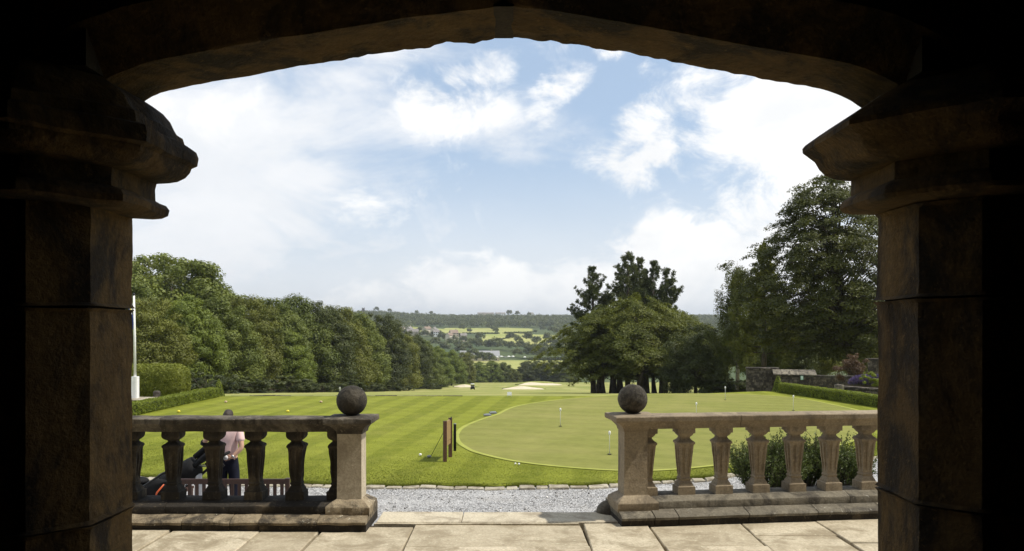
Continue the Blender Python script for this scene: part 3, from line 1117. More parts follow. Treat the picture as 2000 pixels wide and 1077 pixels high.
# skirts at both edges
bot0 = np.stack([LXg[0], LYg[0] - 0.03, np.full(lx.shape, ZG - 0.05)], -1)
bot1 = np.stack([LXg[-1], LYg[-1] + 0.05, np.full(lx.shape, -2.2)], -1)
grid = np.concatenate([bot0[None], np.stack([LXg, LYg, LZg], -1), bot1[None]], 0)
idx = np.arange(grid.shape[0] * grid.shape[1]).reshape(grid.shape[:2])
me = quad_mesh('lawn', grid.reshape(-1, 3), np.stack([idx[:-1, :-1], idx[:-1, 1:], idx[1:, 1:], idx[1:, :-1]], -1).reshape(-1, 4))
me.materials.append(M['lawn'])
set_smooth(me, R(40))
lawn = tag(link('lawn', me), kind='structure')

# rough turf along the lip of the lawn and sprigs over the near lawn
rng = np.random.default_rng(11)


def blades(name, X, Y, Z, h, w, mat, lean=0.5, tint=None):
    n = len(X)
    a = rng.uniform(0, 2 * np.pi, n)
    le = rng.normal(0, lean, (n, 2)) * h[:, None]
    base = np.stack([X, Y, Z], -1)
    d = np.stack([np.cos(a) * w, np.sin(a) * w, np.zeros(n)], -1)
    tip = base + np.stack([le[:, 0], le[:, 1], h], -1)
    V = np.stack([base - d, base + d, tip], 1).reshape(-1, 3)
    Qt = np.arange(3 * n).reshape(n, 3)
    me = quad_mesh(name, V, Qt)
    t = me.attributes.new('tint', 'FLOAT', 'FACE')
    t.data.foreach_set('value', (rng.random(n) if tint is None else tint).astype(np.float32))
    me.materials.append(mat)
    return link(name, me)


M['turf'] = leaf_mat('turf_blades', (0.10, 0.125, 0.013), (0.19, 0.21, 0.032), 0.3, 0.7)
n = 70000
X = rng.uniform(-10, 10.5, n)
Y = lawn_near(X) + np.abs(rng.normal(0, 0.10, n)) - 0.02
tuft = 0.7 + 0.5 * np.array([noise.noise(Vector((q * 2.1, 0, 0))) for q in X])
o = blades('turf_edge', X, Y, np.full(n, ZL - 0.035), rng.uniform(0.03, 0.06, n) * tuft, np.full(n, 0.006), M['turf'], 0.5)
tag(o, 'uneven grass fringe along the near edge of the lawn', 'grass', kind='stuff')
gq = np.array([ground_at(x, y_, ZL)[:2] for x, y_ in ((888, 850), (891, 864), (905, 875), (930, 886), (1000, 902), (1100, 914), (1210, 921), (1300, 920), (1400, 911), (1500, 898), (1600, 882), (1660, 866), (1712, 828), (1560, 778), (1300, 770), (1150, 776), (1010, 793), (945, 817), (898, 837))])
n = 120000
X = rng.uniform(-10, 10.5, n)
Y = lawn_near(X) + rng.exponential(2.2, n)
ok = ~in_poly(X, Y, [tuple(q) for q in gq])
X, Y = X[ok], Y[ok]
n = len(X)
o = blades('lawn_blades', X, Y, np.full(n, ZL - 0.005), rng.uniform(0.010, 0.026, n), np.full(n, 0.006), M['turf'], 0.9)
tag(o, 'short mown grass blades standing on the near lawn', 'grass', kind='stuff')

# edging stones along the drive
x = -9.5
rs = random.Random(8)
k = 0
while x < 11:
    w = rs.uniform(0.2, 0.42)
    ya, yb = float(lawn_near(x)), float(lawn_near(x + w))
    dp = rs.uniform(0.19, 0.27)
    g = rs.uniform(0.006, 0.02)
    o_ = rs.uniform(-0.02, 0.02)
    pl = [(x + g, ya - dp - o_), (x + w - g, yb - dp + o_), (x + w - g, yb + 0.03), (x + g, ya + 0.03)]
    stone_block('edging_stone', pl, ZG - 0.03, ZG + rs.uniform(0.025, 0.045), M['edging'], lawn, step=0.1, amp=0.012, edge=0.012, seed=k * 1.9)
    x += w
    k += 1

# dark stone lip along the far edge of the left lawn
x = -12.6
while x < -2.6:
    w = rs.uniform(0.5, 1.0)
    stone_block('far_edging_stone', [(x, LFAR - 0.02), (x + w - .02, LFAR - 0.02), (x + w - .02, LFAR + 0.12), (x, LFAR + 0.12)], ZL - 0.3, ZL + rs.uniform(0.0, 0.04), M['rubble'], lawn, step=0.3, amp=0.015, edge=0.012, seed=x)
    x += w

# putting green
GREEN_PX = [(888, 850), (891, 864), (905, 875), (930, 886), (1000, 902), (1100, 914), (1210, 921), (1300, 920), (1400, 911), (1500, 898), (1600, 882), (1660, 866), (1700, 848), (1712, 828), (1690, 806), (1630, 791), (1560, 778), (1480, 771.5), (1400, 769.5), (1300, 769.5), (1200, 772), (1150, 776), (1100, 780), (1050, 786), (1010, 793), (988, 800), (968, 810), (945, 817), (920, 826), (898, 837)]


def catmull(pts, k=6):
    n = len(pts)
    out = []
    for i in range(n):
        p0, p1, p2, p3 = (Vector(pts[(i + q) % n]) for q in (-1, 0, 1, 2))
        for j in range(k):
            t = j / k
            out.append(0.5 * ((2 * p1) + (p2 - p0) * t + (2 * p0 - 5 * p1 + 4 * p2 - p3) * t * t + (3 * p1 - p0 - 3 * p2 + p3) * t ** 3))
    return out


gp = catmull([ground_at(x, y_, ZL).xy for x, y_ in GREEN_PX])
gp = [p if p.y < 36.2 else Vector((p.x, 36.2)) for p in gp]
c0 = Vector((sum(p.x for p in gp) / len(gp), sum(p.y for p in gp) / len(gp)))


def sheet(name, pts, z, mat, hole=None):
    bm = bmesh.new()
    if hole is None:
        f = bm.faces.new([bm.verts.new((p.x, p.y, z)) for p in pts])
        bmesh.ops.triangulate(bm, faces=[f])
    else:
        a = [bm.verts.new((p.x, p.y, z)) for p in pts]
        h = [bm.verts.new((p.x, p.y, z)) for p in hole]
        for i in range(len(a)):
            j = (i + 1) % len(a)
            bm.faces.new((a[i], a[j], h[j], h[i]))
    bmesh.ops.recalc_face_normals(bm, faces=bm.faces)
    me = bpy.data.meshes.new(name)
    bm.to_mesh(me)
    bm.free()
    me.materials.append(mat)
    if me.polygons and me.polygons[0].normal.z < 0:
        me.flip_normals()
    return link(name, me)


def inset(pts, d):
    out = []
    n = len(pts)
    area = sum(pts[i].x * pts[(i + 1) % n].y - pts[(i + 1) % n].x * pts[i].y for i in range(n))
    s = 1 if area > 0 else -1
    for i in range(n):
        t = pts[(i + 1) % n] - pts[i - 1]
        out.append(pts[i] + Vector((-t.y, t.x)).normalized() * d * s)
    return out


gi = inset(gp, 0.13)
green = tag(sheet('putting_green', gi, ZL + 0.010, M['green']), kind='structure')
tag(sheet('green_collar', gp, ZL + 0.014, M['collar'], gi), kind='structure')

# bunkers far down the fairway: shallow bowls with a raised far lip
M['sand'] = plain('bunker_sand', (0.56, 0.48, 0.34), 0.9, var=0.08, scale=0.8)
M['fairway_bank'] = grass_mat('bank_grass', (0.2, 0.23, 0.055), (0.27, 0.28, 0.09), (0.34, 0.31, 0.13), 0.4, fine=8)
for (px, py, Y, wpx, hpx, s) in ((1052, 753, 345, 74, 5.2, 1), (1024, 761.5, 262, 70, 4.6, 2), (908, 757.5, 300, 40, 3.6, 3)):
    w, h = wpx / F * Y / 2, hpx / F * Y
    cx = (px - 1000) / F * Y
    n_ = 40
    pts = []
    for j in range(n_):
        a = 2 * math.pi * j / n_
        rr = 1 + 0.16 * math.sin(2 * a + s) + 0.12 * math.sin(3 * a + 2 * s)
        x_, y_ = math.cos(a) * w * rr, math.sin(a) * rr
        z_ = ht(cx + x_, Y) + 0.05 + (y_ + 1.0) * 0.5 * h * (0.75 + 0.25 * math.sin(3 * a + s)) * max(0.25, 1 - (x_ / w) ** 2 * 0.55)
        pts.append(Vector((cx + x_, Y + y_ * 5, z_)))
    bm = bmesh.new()
    c_ = bm.verts.new((cx, Y, ht(cx, Y) + 0.35 * h))
    vv = [bm.verts.new(p) for p in pts]
    for j in range(n_):
        bm.faces.new((c_, vv[j], vv[(j + 1) % n_]))
    me = bpy.data.meshes.new('sand_bunker')
    bm.to_mesh(me)
    bm.free()
    me.materials.append(M['sand'])
    bk = empty('sand_bunker', (cx, Y, ht(cx, Y)))
    tag(bk, ('farthest pale sand bunker, in front of the dark trees', 'nearest pale sand bunker on the fairway, nearest the white sign', 'narrow sand bunker on the fairway behind the golf buggy')[s - 1], 'bunker', 'sand bunkers on the fairway')
    under(link('sand', me), bk)
    # grassy bank carrying the lip
    mb = MB()
    rings = []
    for j in range(17):
        f = -1.25 + 2.5 * j / 16
        xx = cx + f * w
        hh = h * 1.12 * max(0.0, 1 - (f / 1.25) ** 2) ** 0.7
        g0 = ht(xx, Y)
        rings.append([(xx, Y + 3.6, g0 - 0.3), (xx, Y + 5.0, g0 + hh * 0.93), (xx, Y + 6.2, g0 + hh), (xx, Y + 13, g0 - 0.6)])
    mb.rings(rings)
    under(mb.build('bank', M['fairway_bank'], None, True), bk)

# ------------------------------------------------------------------ trees and shrubs
M['bark'] = stone('bark', (0.07, 0.055, 0.04), (0.11, 0.09, 0.065), soot=(0.03, 0.026, 0.02), soot_amt=0.4, lichen=(0.16, 0.17, 0.1), lichen_amt=0.2, bump=1.0)
M['bark_birch'] = stone('birch_bark', (0.25, 0.23, 0.2), (0.4, 0.38, 0.34), soot_amt=0.5, lichen_amt=0.0, bump=0.6)
M['leaf_sycamore'] = leaf_mat('sycamore_leaf', (0.062, 0.085, 0.014), (0.195, 0.225, 0.046), 0.26)
M['leaf_bright'] = leaf_mat('bright_leaf', (0.075, 0.108, 0.015), (0.215, 0.258, 0.044), 0.28)
M['leaf_olive'] = leaf_mat('olive_leaf', (0.070, 0.084, 0.013), (0.19, 0.20, 0.038), 0.26)
M['leaf_beech'] = leaf_mat('beech_leaf', (0.034, 0.042, 0.007), (0.10, 0.108, 0.018), 0.34)
M['leaf_cherry'] = leaf_mat('cherry_leaf', (0.050, 0.066, 0.009), (0.185, 0.20, 0.032), 0.34)
M['leaf_dark'] = leaf_mat('dark_leaf', (0.030, 0.040, 0.011), (0.092, 0.108, 0.026), 0.26)
M['leaf_birch'] = leaf_mat('birch_leaf', (0.045, 0.058, 0.013), (0.13, 0.148, 0.036), 0.36)
M['needle'] = leaf_mat('pine_needle', (0.038, 0.054, 0.020), (0.115, 0.132, 0.044), 0.18)
M['leaf_box'] = leaf_mat('box_leaf', (0.095, 0.13, 0.013), (0.24, 0.28, 0.036), 0.28)
M['leaf_yew'] = leaf_mat('yew_leaf', (0.09, 0.112, 0.013), (0.25, 0.27, 0.04), 0.25)
M['leaf_shrub'] = leaf_mat('shrub_leaf', (0.028, 0.045, 0.010), (0.085, 0.112, 0.024), 0.25)
M['leaf_far'] = leaf_mat('far_leaf', (0.048, 0.064, 0.02), (0.150, 0.170, 0.048), 0.24)
M['hedge_core'] = plain('hedge_inner', (0.018, 0.026, 0.008), 0.95, var=0.3)


def unit(a):
    return a / np.maximum(np.linalg.norm(a, axis=-1, keepdims=True), 1e-9)


def leaves(C, Nn, S, tint, mat, name='crown', aspect=0.55, axis=None, rg=None):
    """a rhombic leaf at each centre C, facing Nn, S long"""
    rg = rg or np.random.default_rng(1)
    n = len(C)
    Nn = unit(Nn)
    if axis is None:
        r = rg.normal(size=(n, 3))
    else:
        r = axis + rg.normal(size=(n, 3)) * 0.25
    t = unit(r - (r * Nn).sum(-1, keepdims=True) * Nn)
    b_ = np.cross(Nn, t)
    L = t * (S * 0.5)[:, None]
    W = b_ * (S * 0.5 * aspect)[:, None]
    bend = Nn * (S * 0.10)[:, None]
    V = np.stack([C - L - bend, C + W, C + L - bend, C - W], 1).reshape(-1, 3)
    Q = np.arange(4 * n).reshape(n, 4)
    me = quad_mesh(name, V, Q)
    a = me.attributes.new('tint', 'FLOAT', 'FACE')
    a.data.foreach_set('value', np.clip(tint, 0, 1).astype(np.float32))
    me.materials.append(mat)
    return me


def clump_leaves(cent, rad, per, rg, flat=0.7, size=0.28, up=0.5, outw=0.8, shell=0.55, droop=0.0, out_dir=None, rand=0.45):
    """leaf clusters; returns arrays for leaves()"""
    k = len(cent)
    per = np.asarray(per, int) if np.ndim(per) else np.full(k, int(per))
    idx = np.repeat(np.arange(k), per)
    n = len(idx)
    d = unit(rg.normal(size=(n, 3)))
    r = rg.random(n) ** shell
    off = d * r[:, None] * rad[idx][:, None]
    off[:, 2] *= flat
    if out_dir is not None and droop:
        h = (off * out_dir[idx]).sum(-1)
        off[:, 2] -= droop * h
    C = cent[idx] + off
    Nn = unit(d) * outw + np.array([0, 0, up]) + rg.normal(size=(n, 3)) * rand
    S = size * rg.uniform(0.65, 1.25, n)
    ct = rg.random(k)
    tint = 0.55 * ct[idx] + 0.45 * rg.random(n)
    return C, Nn, S, tint


def tubes_mesh(name, branches, mat, n=7):
    mb = MB()
    for pts, rad in branches:
        mb.tube(pts, rad, n)
    return mb.mesh(name, mat, True)


def broadleaf(H, Wd, seed, mat, base=0.12, n_cl=95, per=330, size=0.30, shape=1.0, lean=0.0, bark='bark', rough=0.16, top=2.0, flat=0.72, crad=(0.085, 0.15)):
    """rounded, billowing crown: clusters set through an uneven envelope"""
    rg = np.random.default_rng(seed)
    root = empty('broadleaf_tree')
    z0 = H * base
    cs, rads = [], []
    lobes = unit(rg.normal(size=(7, 3)))
    lamp = rg.uniform(-rough, rough * 1.3, 7)
    while len(cs) < n_cl:
        d = unit(rg.normal(size=3))
        if d[2] < -0.97:
            continue
        r = rg.uniform(0.25, 1.0) ** 0.42
        f = 1.0 + (np.maximum(0, lobes @ d) ** 3 * lamp).sum()
        cz = (z0 + H) / 2
        hz = (H - z0) / 2
        z = cz + d[2] * hz * r * f
        tz = (z - z0) / (H - z0)
        wz = float(np.interp(tz, [0, 0.12, 0.3, 0.5], [1.9, 1.5, 1.12, 1.0]))
        if shape != 1.0:
            wz *= np.interp(tz, [0, 0.35, 0.7, 1.0], [1.0, 1.05, 0.85 / shape, 0.6 / shape])
        p = np.array([d[0] * Wd / 2 * r * f * wz + lean * tz * Wd, d[1] * Wd / 2 * r * f * wz, z])
        cs.append(p)
        rads.append(rg.uniform(*crad) * (H + Wd) / 2 * (1.15 - 0.35 * tz) * (1.35 if rg.random() < 0.18 else 1.0))
    cs, rads = np.array(cs), np.array(rads)
    C, Nn, S, ti = clump_leaves(cs, rads, np.maximum(40, per * (rads / rads.mean()) ** 2), rg, flat=flat, size=size, outw=1.25, rand=0.38, shell=0.42)
    me = leaves(C, Nn, S, ti, mat, rg=rg)
    link('crown', me, root)
    br = []
    rt = H * 0.022
    trunk = [Vector((0, 0, -0.4)), Vector((rg.normal() * .1, rg.normal() * .1, H * 0.2)), Vector((rg.normal() * .25 + lean * .3 * Wd, rg.normal() * .25, H * 0.45)), Vector((lean * .6 * Wd, 0, H * 0.78))]
    br.append((trunk, [rt * 1.35, rt, rt * 0.75, rt * 0.2]))
    order = np.argsort(-rads)[:34]
    for i in order:
        a = Vector((trunk[1]).lerp(trunk[2], rg.random()))
        e = Vector(cs[i])
        mid = a.lerp(e, 0.5) + Vector((0, 0, 0.06 * H))
        br.append(([a, mid, e], [rt * 0.4, rt * 0.24, rt * 0.06]))
    link('trunk', tubes_mesh('trunk', br, M[bark], 6), root)
    return root


def dome_tree(H, Wd, seed, mat, prof, n_sp=260, size=0.2, per=300, srad=(0.6, 1.1), droop=0.45, flat=0.26, trunks=1, tilt=0.7, bark='bark', rough=0.25, inner=0.25, depth=1.0, shift=0.0, spread=0.26, limb=2):
    """full crown of leafy sprays hung on an uneven envelope, each spray a tilted fan"""
    rg = np.random.default_rng(seed)
    root = empty('broadleaf_tree')
    lob = rg.uniform(0, 6.28, 6)
    cs, rads, outs = [], [], []
    ts = np.linspace(prof[0][0], 1, 60)
    wts = np.interp(ts, prof[0], prof[1]) + 0.05
    cdf = np.cumsum(wts) / wts.sum()
    for k in range(n_sp):
        t = float(np.interp((k + rg.random()) / n_sp, cdf, ts))
        a = k * 2.39996 + rg.normal() * 0.5
        rr = max(inner, 1 - abs(rg.normal()) * spread)
        f = 1 + rough * (0.5 * math.sin(3 * a + lob[0] + 5 * t) + 0.35 * math.sin(5 * a + lob[1] - 9 * t) + 0.4 * math.sin(14 * t + lob[2] + 2 * a))
        r = Wd / 2 * float(np.interp(t, prof[0], prof[1])) * rr * f
        o = np.array([math.cos(a), math.sin(a), 0.0])
        cs.append(np.array([o[0] * r + shift * min(1.0, t * 2.5), o[1] * r * depth, t * H + rg.normal() * 0.3]))
        rads.append(rg.uniform(*srad))
        outs.append(o)
    cs, rads, outs = np.array(cs), np.array(rads), np.array(outs)
    C, Nn, S, ti = clump_leaves(cs, rads, np.maximum(20, per * rads ** 2), rg, flat=flat, size=size, up=0.9, outw=0.35, shell=0.62, droop=droop, out_dir=outs)
    idx = np.repeat(np.arange(n_sp), np.maximum(20, per * rads ** 2).astype(int))
    Nn = Nn + outs[idx] * tilt * 0.6
    link('crown', leaves(C, Nn, S, ti, mat, rg=rg), root)
    br = []
    rt = H * 0.021
    for q in range(trunks):
        b0 = Vector((rg.normal() * 0.6 * (trunks > 1), rg.normal() * 0.4 * (trunks > 1), -0.5))
        tp = Vector((b0.x * 3 + shift, b0.y * 2, H * (0.6 if trunks > 1 else 0.9)))
        m_ = b0.lerp(tp, 0.42) + Vector((rg.normal() * 0.12, rg.normal() * 0.12, 0))
        br.append(([b0, b0.lerp(m_, 0.5), m_, tp], [rt * 1.3, rt, rt * 0.75, rt * 0.12]))
        for k in range(q, n_sp, trunks * limb):
            e = Vector(cs[k])
            s_ = m_.lerp(tp, min(0.95, max(0.0, (e.z * 0.72 - m_.z) / max(0.1, tp.z - m_.z)))) if e.z * 0.72 > m_.z else b0.lerp(m_, max(0.45, min(1.0, e.z * 0.72 / max(0.1, m_.z))))
            mid = s_.lerp(e, 0.55) + Vector((0, 0, 0.08 * (e - s_).length))
            br.append(([s_, mid, e], [rt * 0.2, rt * 0.1, rt * 0.02]))
    link('trunk', tubes_mesh('trunk', br, M[bark], 6), root)
    return root


def birch_tree(H, Wd, seed, mat, n_br=46, size=0.15):
    rg = np.random.default_rng(seed)
    root = empty('birch_tree')
    br = [([Vector((0, 0, -0.4)), Vector((0.1, 0, H * 0.35)), Vector((-0.1, 0.1, H * 0.7)), Vector((0, 0, H))], [H * 0.016, H * 0.012, H * 0.007, 0.01])]
    C, ti = [], []
    for k in range(n_br):
        t = 0.16 + 0.84 * (k + rg.random()) / n_br
        a = k * 2.4 + rg.normal() * 0.4
        L = Wd / 2 * np.interp(t, [0.1, 0.3, 0.6, 0.85, 1.0], [0.75, 1.0, 0.85, 0.5, 0.18]) * rg.uniform(0.7, 1.15)
        s = Vector((0, 0, t * H * 0.93))
        e = s + Vector((math.cos(a) * L, math.sin(a) * L, 0.5 * L + 0.3))
        br.append(([s, s.lerp(e, 0.5) + Vector((0, 0, 0.15 * L)), e], [0.05, 0.03, 0.01]))
        for q in range(int(9 + 7 * L)):
            f = rg.uniform(0.3, 1.05)
            p = np.array(s.lerp(e, f)) + rg.normal(size=3) * np.array([0.2, 0.2, 0.1])
            ln = rg.uniform(0.5, 1.9)
            m = int(ln * 34)
            zz = rg.random(m) ** 0.8 * ln
            pts = p + np.stack([rg.normal(size=m) * 0.13, rg.normal(size=m) * 0.13, -zz], -1)
            C.append(pts)
            ti.append(np.full(m, rg.random()) * 0.6 + rg.random(m) * 0.4)
    C = np.concatenate(C)
    ti = np.concatenate(ti)
    n = len(C)
    Nn = rg.normal(size=(n, 3)) + np.array([0, 0, 0.35])
    link('crown', leaves(C, Nn, size * rg.uniform(0.7, 1.3, n), ti, mat, rg=rg, aspect=0.6), root)
    link('trunk', tubes_mesh('trunk', br, M['bark_birch'], 6), root)
    return root


def pine_tree(H, Wd, seed, mat, first=0.35, pw=0.8, lean=0.0):
    rg = np.random.default_rng(seed)
    root = empty('pine_tree')
    br = [([Vector((0, 0, -0.4)), Vector((0.05, 0, H * 0.4)), Vector((lean * 0.5, 0, H * 0.75)), Vector((lean, 0, H))], [H * 0.02, H * 0.016, H * 0.009, 0.02])]
    cs, ax, rad = [], [], []
    z = H * first
    k = 0
    while z < H * 0.985:
        t = (z - H * first) / (H * (1 - first))
        nb = rg.integers(4, 7)
        for q in range(nb):
            a = rg.uniform(0, 2 * math.pi)
            L = Wd / 2 * ((1 - t) ** pw * 0.95 + 0.06) * rg.uniform(0.55, 1.15)
            s = Vector((lean * t, 0, z + rg.normal() * 0.1))
            up = 0.25 + 0.7 * t
            e = s + Vector((math.cos(a) * L, math.sin(a) * L, L * up))
            mid = s.lerp(e, 0.55) - Vector((0, 0, 0.10 * L))
            br.append(([s, mid, e], [0.07 * (1.1 - t), 0.045 * (1.1 - t), 0.012]))
            ns = max(3, int(L / 0.2))
            for j in range(ns):
                f = 0.35 + 0.68 * (j + rg.random()) / ns
                p = s.lerp(mid, f / 0.55) if f < 0.55 else mid.lerp(e, (f - 0.55) / 0.45)
                cs.append(np.array(p) + rg.normal(size=3) * np.array([0.14, 0.14, 0.08]) * (0.5 + L * 0.3))
                ax.append(np.array((math.cos(a) * 0.5, math.sin(a) * 0.5, 0.85)))
                rad.append(rg.uniform(0.24, 0.44))
        z += H * rg.uniform(0.027, 0.045)
        k += 1
    # the leader
    for j in range(5):
        cs.append(np.array((lean, 0, H * (0.965 + 0.01 * j))))
        ax.append(np.array((0, 0, 1.0)))
        rad.append(0.3)
    cs, ax, rad = np.array(cs), np.array(ax), np.array(rad)
    idx = np.repeat(np.arange(len(cs)), 36)
    n = len(idx)
    d = unit(rg.normal(size=(n, 3)) + ax[idx] * 0.9)
    C = cs[idx] + d * (rad[idx] * rg.uniform(0.25, 1.0, n))[:, None]
    Nn = np.cross(d, rg.normal(size=(n, 3)))
    ti = 0.6 * rg.random(len(cs))[idx] + 0.4 * rg.random(n)
    link('crown', leaves(C, Nn, rg.uniform(0.2, 0.36, n), ti, mat, aspect=0.3, axis=d, rg=rg), root)
    link('trunk', tubes_mesh('trunk', br, M['bark'], 6), root)
    return root


def far_tree_mesh(H, Wd, seed, mat, n_cl=26, per=55, size=1.3):
    rg = np.random.default_rng(seed)
    d = unit(rg.normal(size=(n_cl, 3)))
    d[:, 2] = np.abs(d[:, 2]) * 1.2 - 0.35
    cs = d * np.array([Wd / 2, Wd / 2, H * 0.42]) * rg.uniform(0.55, 1, (n_cl, 1)) + np.array([0, 0, H * 0.55])
    rads = rg.uniform(0.16, 0.27, n_cl) * (H + Wd) / 2
    C, Nn, S, ti = clump_leaves(cs, rads, per, rg, flat=0.75, size=size, outw=1.4)
    C[:, 2] = np.maximum(C[:, 2], 0.1)
    return leaves(C, Nn, S, ti, mat, rg=rg)


def place(root, px, Y, label, scale=1.0, rz=0.0, top=None, H=None, z=None, group=None, first=False, name=None, sx=None):
    """set a tree (or a copy of it) at a bearing and distance; top = row its tip should reach"""
    o = root if first else copy_tree(root)
    X = (px - 1000) / F * Y
    zz = ht(X, Y) if z is None else z
    if top is not None:
        tipz = ZC - (top - HY) / F * Y
        scale = (tipz - zz) / H
    o.location = (X, Y, zz)
    o.rotation_euler = (0, 0, rz)
    w = scale if sx is None else sx
    o.scale = (w, w, scale)
    if name:
        o.name = name
    tag(o, label, 'tree', group)
    return o


# prototypes; each one is itself the first tree of its kind
syc = [broadleaf(18, 15, 101, M['leaf_sycamore'], n_cl=260, per=300, size=0.40, base=0.0, crad=(0.07, 0.115), rough=0.12),
       broadleaf(18, 14, 102, M['leaf_sycamore'], n_cl=220, per=300, size=0.38, base=0.0, shape=1.1, crad=(0.07, 0.115), rough=0.16),
       broadleaf(18, 13, 103, M['leaf_bright'], n_cl=210, per=300, size=0.36, base=0.0, shape=1.1, crad=(0.065, 0.11), rough=0.16),
       broadleaf(18, 14, 104, M['leaf_olive'], n_cl=220, per=300, size=0.36, base=0.0, rough=0.2, crad=(0.07, 0.12)),
       broadleaf(18, 14, 105, M['leaf_dark'], n_cl=220, per=300, size=0.38, base=0.0, crad=(0.07, 0.12), rough=0.16)]
used = set()
WOOD = 'trees of the wood along the left of the fairway'


def wood(kind, px, Y, top, label, rz=0.0, w=1.0, sink=0.8):
    f = kind not in used
    used.add(kind)
    o = place(syc[kind], px, Y, label, top=top, H=18.0, rz=rz, group=WOOD, first=f, z=ht((px - 1000) / F * Y, Y) - sink)
    o.scale = (o.scale[0] * w, o.scale[1] * w, o.scale[2])


wood(0, 335, 122, 500, 'tallest wide tree of the left wood, above the clipped yew', 0.4, 1.25)
wood(3, 296, 132, 516, 'olive tree behind the tallest tree of the left wood', 2.2, 1.2)
wood(1, 392, 124, 536, 'tree filling in right of the tallest tree of the left wood', 0.9, 1.1)
wood(1, 236, 92, 545, 'broad tree at the far left, cut off by the stone pier', 1.0, 1.2)
wood(3, 285, 84, 590, 'dark tree right behind the white flagpole', 2.0, 1.0)
wood(2, 372, 92, 575, 'lighter green tree bulging over the yew hedge at the left', 0.2, 1.0)
wood(1, 430, 108, 578, 'tree left of the cone at the end of the left hedge', 3.1, 0.95)
wood(3, 478, 118, 586, 'rounded tree behind the man, in the left wood', 0.7, 1.0)
wood(0, 525, 128, 584, 'tree with billowing crown halfway along the left wood', 1.9, 0.95)
wood(1, 578, 142, 577, 'tree whose airy top stands above its neighbours in the left wood', 4.0, 0.95)
wood(2, 560, 124, 640, 'low tree at the lawn side of the left wood, below the airy top', 2.6, 1.05)
wood(4, 622, 148, 600, 'dark tree left of the left stone ball', 1.0, 1.0)
wood(3, 660, 158, 604, 'tree rising straight above the left stone ball', 5.0, 0.95)
wood(1, 700, 176, 611, 'tree just right of the left stone ball', 0.3, 0.95)
wood(4, 736, 196, 622, 'dark tree below the church tower on the ridge', 2.2, 1.0)
wood(3, 768, 215, 640, 'olive tree in the descending part of the left wood', 3.3, 0.95)
wood(4, 800, 245, 654, 'dark pointed tree below the far houses', 0.9, 1.0)
wood(1, 826, 275, 664, 'tree left of the pale narrow bunker', 1.4, 1.0)
wood(2, 853, 300, 676, 'light green tree beyond the dark pointed one', 2.9, 1.05)
wood(2, 882, 335, 683, 'light green tree above the golf buggy', 5.1, 1.05)
wood(3, 905, 362, 690, 'last tall tree at the lower end of the left wood', 0.1, 1.0)
for i, (px, Y, tp, kd, lb) in enumerate(((938, 420, 706, 2, 'small bright tree right of the golf buggy, end of the fairway'), (962, 424, 704, 2, 'small bushy tree left of the thin pointed one'), (984, 428, 708, 1, 'thin pointed small tree at the end of the fairway'), (1003, 425, 722, 3, 'low brownish tree at the end of the fairway'),
                                        (1030, 432, 708, 4, 'dark tree behind the farthest bunker, its left end'), (1056, 436, 707, 4, 'dark tree behind the middle of the farthest bunker'), (1082, 436, 706, 4, 'dark tree behind the right end of the farthest bunker'), (1106, 436, 706, 1, 'dark tree partly hidden by the cherry crowns'))):
    wood(kd, px, Y, tp, lb, i * 1.1, 1.3, sink=1.8)

# the clump in the middle
pn = [pine_tree(17, 9.0, 201, M['needle'], first=0.30), pine_tree(17, 8.0, 202, M['needle'], first=0.35, lean=0.4)]
PINES = 'dark pines behind the cherry trees'
for i, (px, Y, tp, kd, lb, w) in enumerate(((1158, 100, 525, 0, 'leftmost dark pine above the cherry trees', 1.0), (1226, 104, 497, 1, 'tallest dark pine above the cherry trees', 1.0), (1248, 108, 508, 0, 'pine close behind the tallest pine', 0.9),
                                           (1276, 102, 514, 0, 'pine with a narrow top right of the tallest pine', 0.85), (1300, 104, 528, 1, 'rightmost dark pine above the cherry trees', 1.0))):
    o = place(pn[kd], px, Y, lb, top=tp, H=17.0, rz=i * 1.3, group=PINES, first=i < 2)
    o.scale = (o.scale[0] * w, o.scale[1] * w, o.scale[2])
CP = ([0.21, 0.27, 0.42, 0.6, 0.78, 0.9, 1.0], [0.5, 0.9, 1.0, 0.92, 0.7, 0.46, 0.12])
ch = [dome_tree(11, 13, 211, M['leaf_cherry'], CP, n_sp=330, per=190, size=0.24, trunks=3, srad=(0.45, 1.25), droop=0.55, rough=0.55, flat=0.3, spread=0.32, limb=4),
      dome_tree(11, 12, 212, M['leaf_cherry'], CP, n_sp=310, per=190, size=0.24, trunks=2, srad=(0.45, 1.25), droop=0.55, rough=0.55, flat=0.3, spread=0.32, limb=4)]
CH = 'cherry trees in the clump beyond the putting green'
for i, (px, Y, tp, kd, lb) in enumerate(((1168, 90, 606, 0, 'spreading cherry tree at the left of the clump'), (1240, 88, 578, 1, 'cherry tree behind the right stone ball'), (1292, 93, 592, 0, 'cherry tree right of the ball, under the pines'), (1330, 96, 612, 1, 'dark spreading tree between the ball and the round dark bush'),
                                        (1205, 95, 588, 1, 'cherry tree in the middle of the clump'))):
    o = place(ch[kd], px, Y, lb, top=tp, H=11.2, rz=i * 1.9 + 0.4, group=CH, first=i < 2)
    o.scale = (o.scale[0] * 1.0, o.scale[1] * 1.0, o.scale[2])
dk = broadleaf(9, 7.5, 221, M['leaf_dark'], base=0.0, n_cl=120, per=330, size=0.2)
place(dk, 1358, 80, 'dense dark round tree reaching the ground right of the cherries', top=632, H=9.0, first=True, z=-5.6)
ol = broadleaf(9, 6, 222, M['leaf_olive'], base=0.12, n_cl=70, per=300, size=0.2, crad=(0.09, 0.14))
place(ol, 1385, 104, 'olive tree behind the dense dark round tree', top=655, H=9.0, first=True, rz=1.0)
